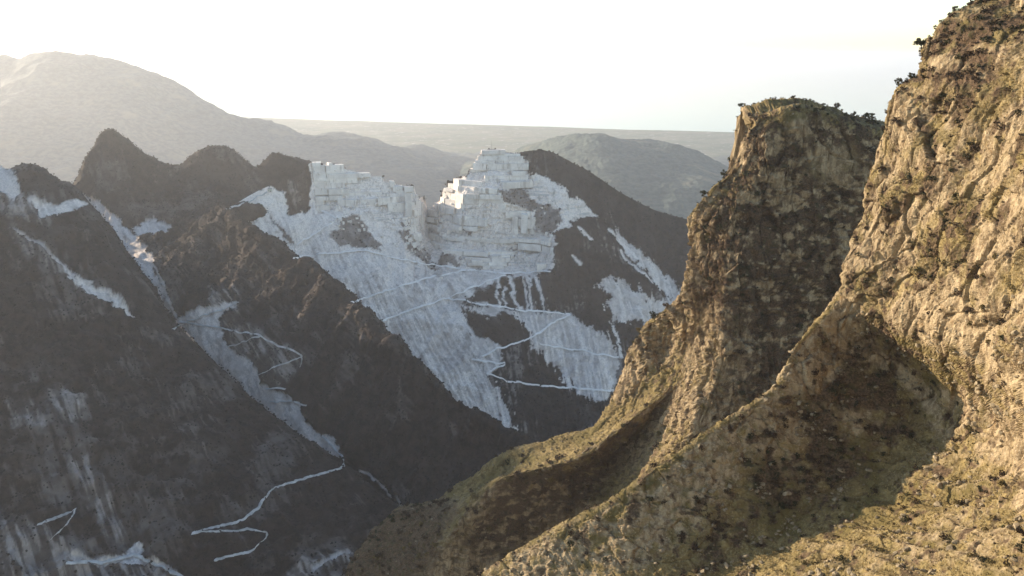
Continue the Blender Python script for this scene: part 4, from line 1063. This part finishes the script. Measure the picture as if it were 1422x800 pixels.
def scatter_rocks():
    r = np.random.default_rng(5)
    px, py = project(CG)
    low = sstep(-20, 30, poly(px, py, [(600, 830), (850, 700), (1170, 420), (1290, 440), (1440, 420), (1440, 830)]))
    wgt = low * (.04 + 1.2 * sstep(.1, .6, fbm(CG / 8., 3)) ** 2)
    P, i, a = scatter(CG, wgt, 4200, r, frame=15)
    s = .14 + 1.15 * r.uniform(0, 1, len(P)) ** 5
    x, y = project(P); app = s / np.linalg.norm(P - CAM, axis=1); single = []; rest = []
    for k in np.argsort(-app):
        if len(single) < 170 and 5 < x[k] < W - 5 and 5 < y[k] < H - 5 and visible(P[k] + [0, 0, .4 * s[k]], 1.5): single.append(k)
        else: rest.append(k)
    lit = [(1000, 800), (1290, 600), (1300, 420), (1422, 420), (1422, 800)]
    for k in single:
        sun = poly(np.array([x[k]]), np.array([y[k]]), lit)[0] > 0
        o = bpy.data.objects.new('boulder', ROCKS[k % 7]); col.objects.link(o)
        o.location = P[k] + [0, 0, .15 * s[k]]; o.scale = s[k] * r.uniform(.8, 1.4, 3); o.rotation_euler = r.uniform(-.5, .5, 3) + [0, 0, r.uniform(0, 6)]
        word = ('large ' if s[k] > .95 else 'middling ' if s[k] > .7 else 'small ') + ('flat' if o.scale[2] < .95 * s[k] else 'upright')
        tag(o, word + (' pale boulder on the sunlit slope' if sun else ' grey boulder on the shaded rocky slope') + detail(9 if sun else 8, x[k], y[k]), 'boulder', 'boulders on the sunlit slope' if sun else 'boulders on the shaded slope')
    rest = np.array(rest)
    v, f = blobs(P[rest], s[rest], r, .6, .3)
    tag(obj('rubble', mesh('rubble', v, f, MAT_BOULDER), None), 'loose limestone rubble strewn over the near slope', 'rubble', kind='stuff')
    P, i, a = scatter(TG, T_AT['grass'] + .2, 3500, r, frame=15)
    v, f = blobs(P, .2 + .8 * r.uniform(0, 1, len(P)) ** 4, r, .6, .3)
    tag(obj('spur_rubble', mesh('spur_rubble', v, f, MAT_BOULDER), None), 'loose limestone rubble on the spur below the tower', 'rubble', kind='stuff')
scatter_rocks()

# dry grass tussocks
def tussocks():
    r = np.random.default_rng(9)
    M = Mat('dry_grass_blades', .85); n = M.noise(.25, 4)
    M.colour(M.mix(M.ramp(n, .38, .62), (.13, .090, .034), (.33, .24, .105)))
    V = []; k = 7
    for G, at, n_, lo, hi in ((CG, C_AT, 15000, .22, .6), (TG, T_AT, 7000, .35, .9)):
        P, i, a = scatter(G, at['grass'] * (1 - at['scrub']) + .02, n_, r, frame=15)
        P = P + r.uniform(-.6, .6, P.shape) * a * [1, 1, 0]
        s = r.uniform(lo, hi, n_)[:, None]
        for j in range(k):
            th = r.uniform(0, 6.283, n_); out = np.stack([np.cos(th), np.sin(th), 0 * th], 1); side = np.stack([-np.sin(th), np.cos(th), 0 * th], 1)
            b = P + out * s * .15; t = P + out * s * r.uniform(.4, .9, (n_, 1)) + np.array([0, 0, 1.]) * s * r.uniform(.5, 1.1, (n_, 1))
            V.append(np.stack([b - side * s * .16, b + side * s * .16, t], 1))
    V = np.concatenate(V).reshape(-1, 3)
    tag(obj('grass', mesh('grass', V, np.arange(len(V)).reshape(-1, 3), M.m), None), 'dry yellowish tussock grass over the near slopes', 'grass', kind='stuff')
tussocks()

# ------------------------------------------------------------------ haze
def build_haze():
    m = bpy.data.materials.new('haze_air'); m.use_nodes = True; t = m.node_tree; t.nodes.clear()
    pv = t.nodes.new('ShaderNodeVolumePrincipled'); out = t.nodes.new('ShaderNodeOutputMaterial')
    pv.inputs['Color'].default_value = (.945, .945, .99, 1)
    pv.inputs['Density'].default_value = HAZE_DENSITY
    pv.inputs['Anisotropy'].default_value = 0.45
    pv.inputs['Density Attribute'].default_value = ''
    pv.inputs['Color Attribute'].default_value = ''
    pv.inputs['Temperature Attribute'].default_value = ''
    t.links.new(pv.outputs[0], out.inputs['Volume'])
    x0, x1, y0, y1, z0, z1 = -65000, 65000, -7000, 112000, -6, 1010
    P = np.array([(x, y, z) for x in (x0, x1) for y in (y0, y1) for z in (z0, z1)], float)
    q = np.array([(0, 1, 3, 2), (4, 6, 7, 5), (0, 4, 5, 1), (2, 3, 7, 6), (0, 2, 6, 4), (1, 5, 7, 3)])
    me = bpy.data.meshes.new('haze'); raw_mesh(me, P, q)
    tag(obj('haze', me, m), 'pale bright haze filling the air over valley and plain', 'haze', kind='stuff')
build_haze()
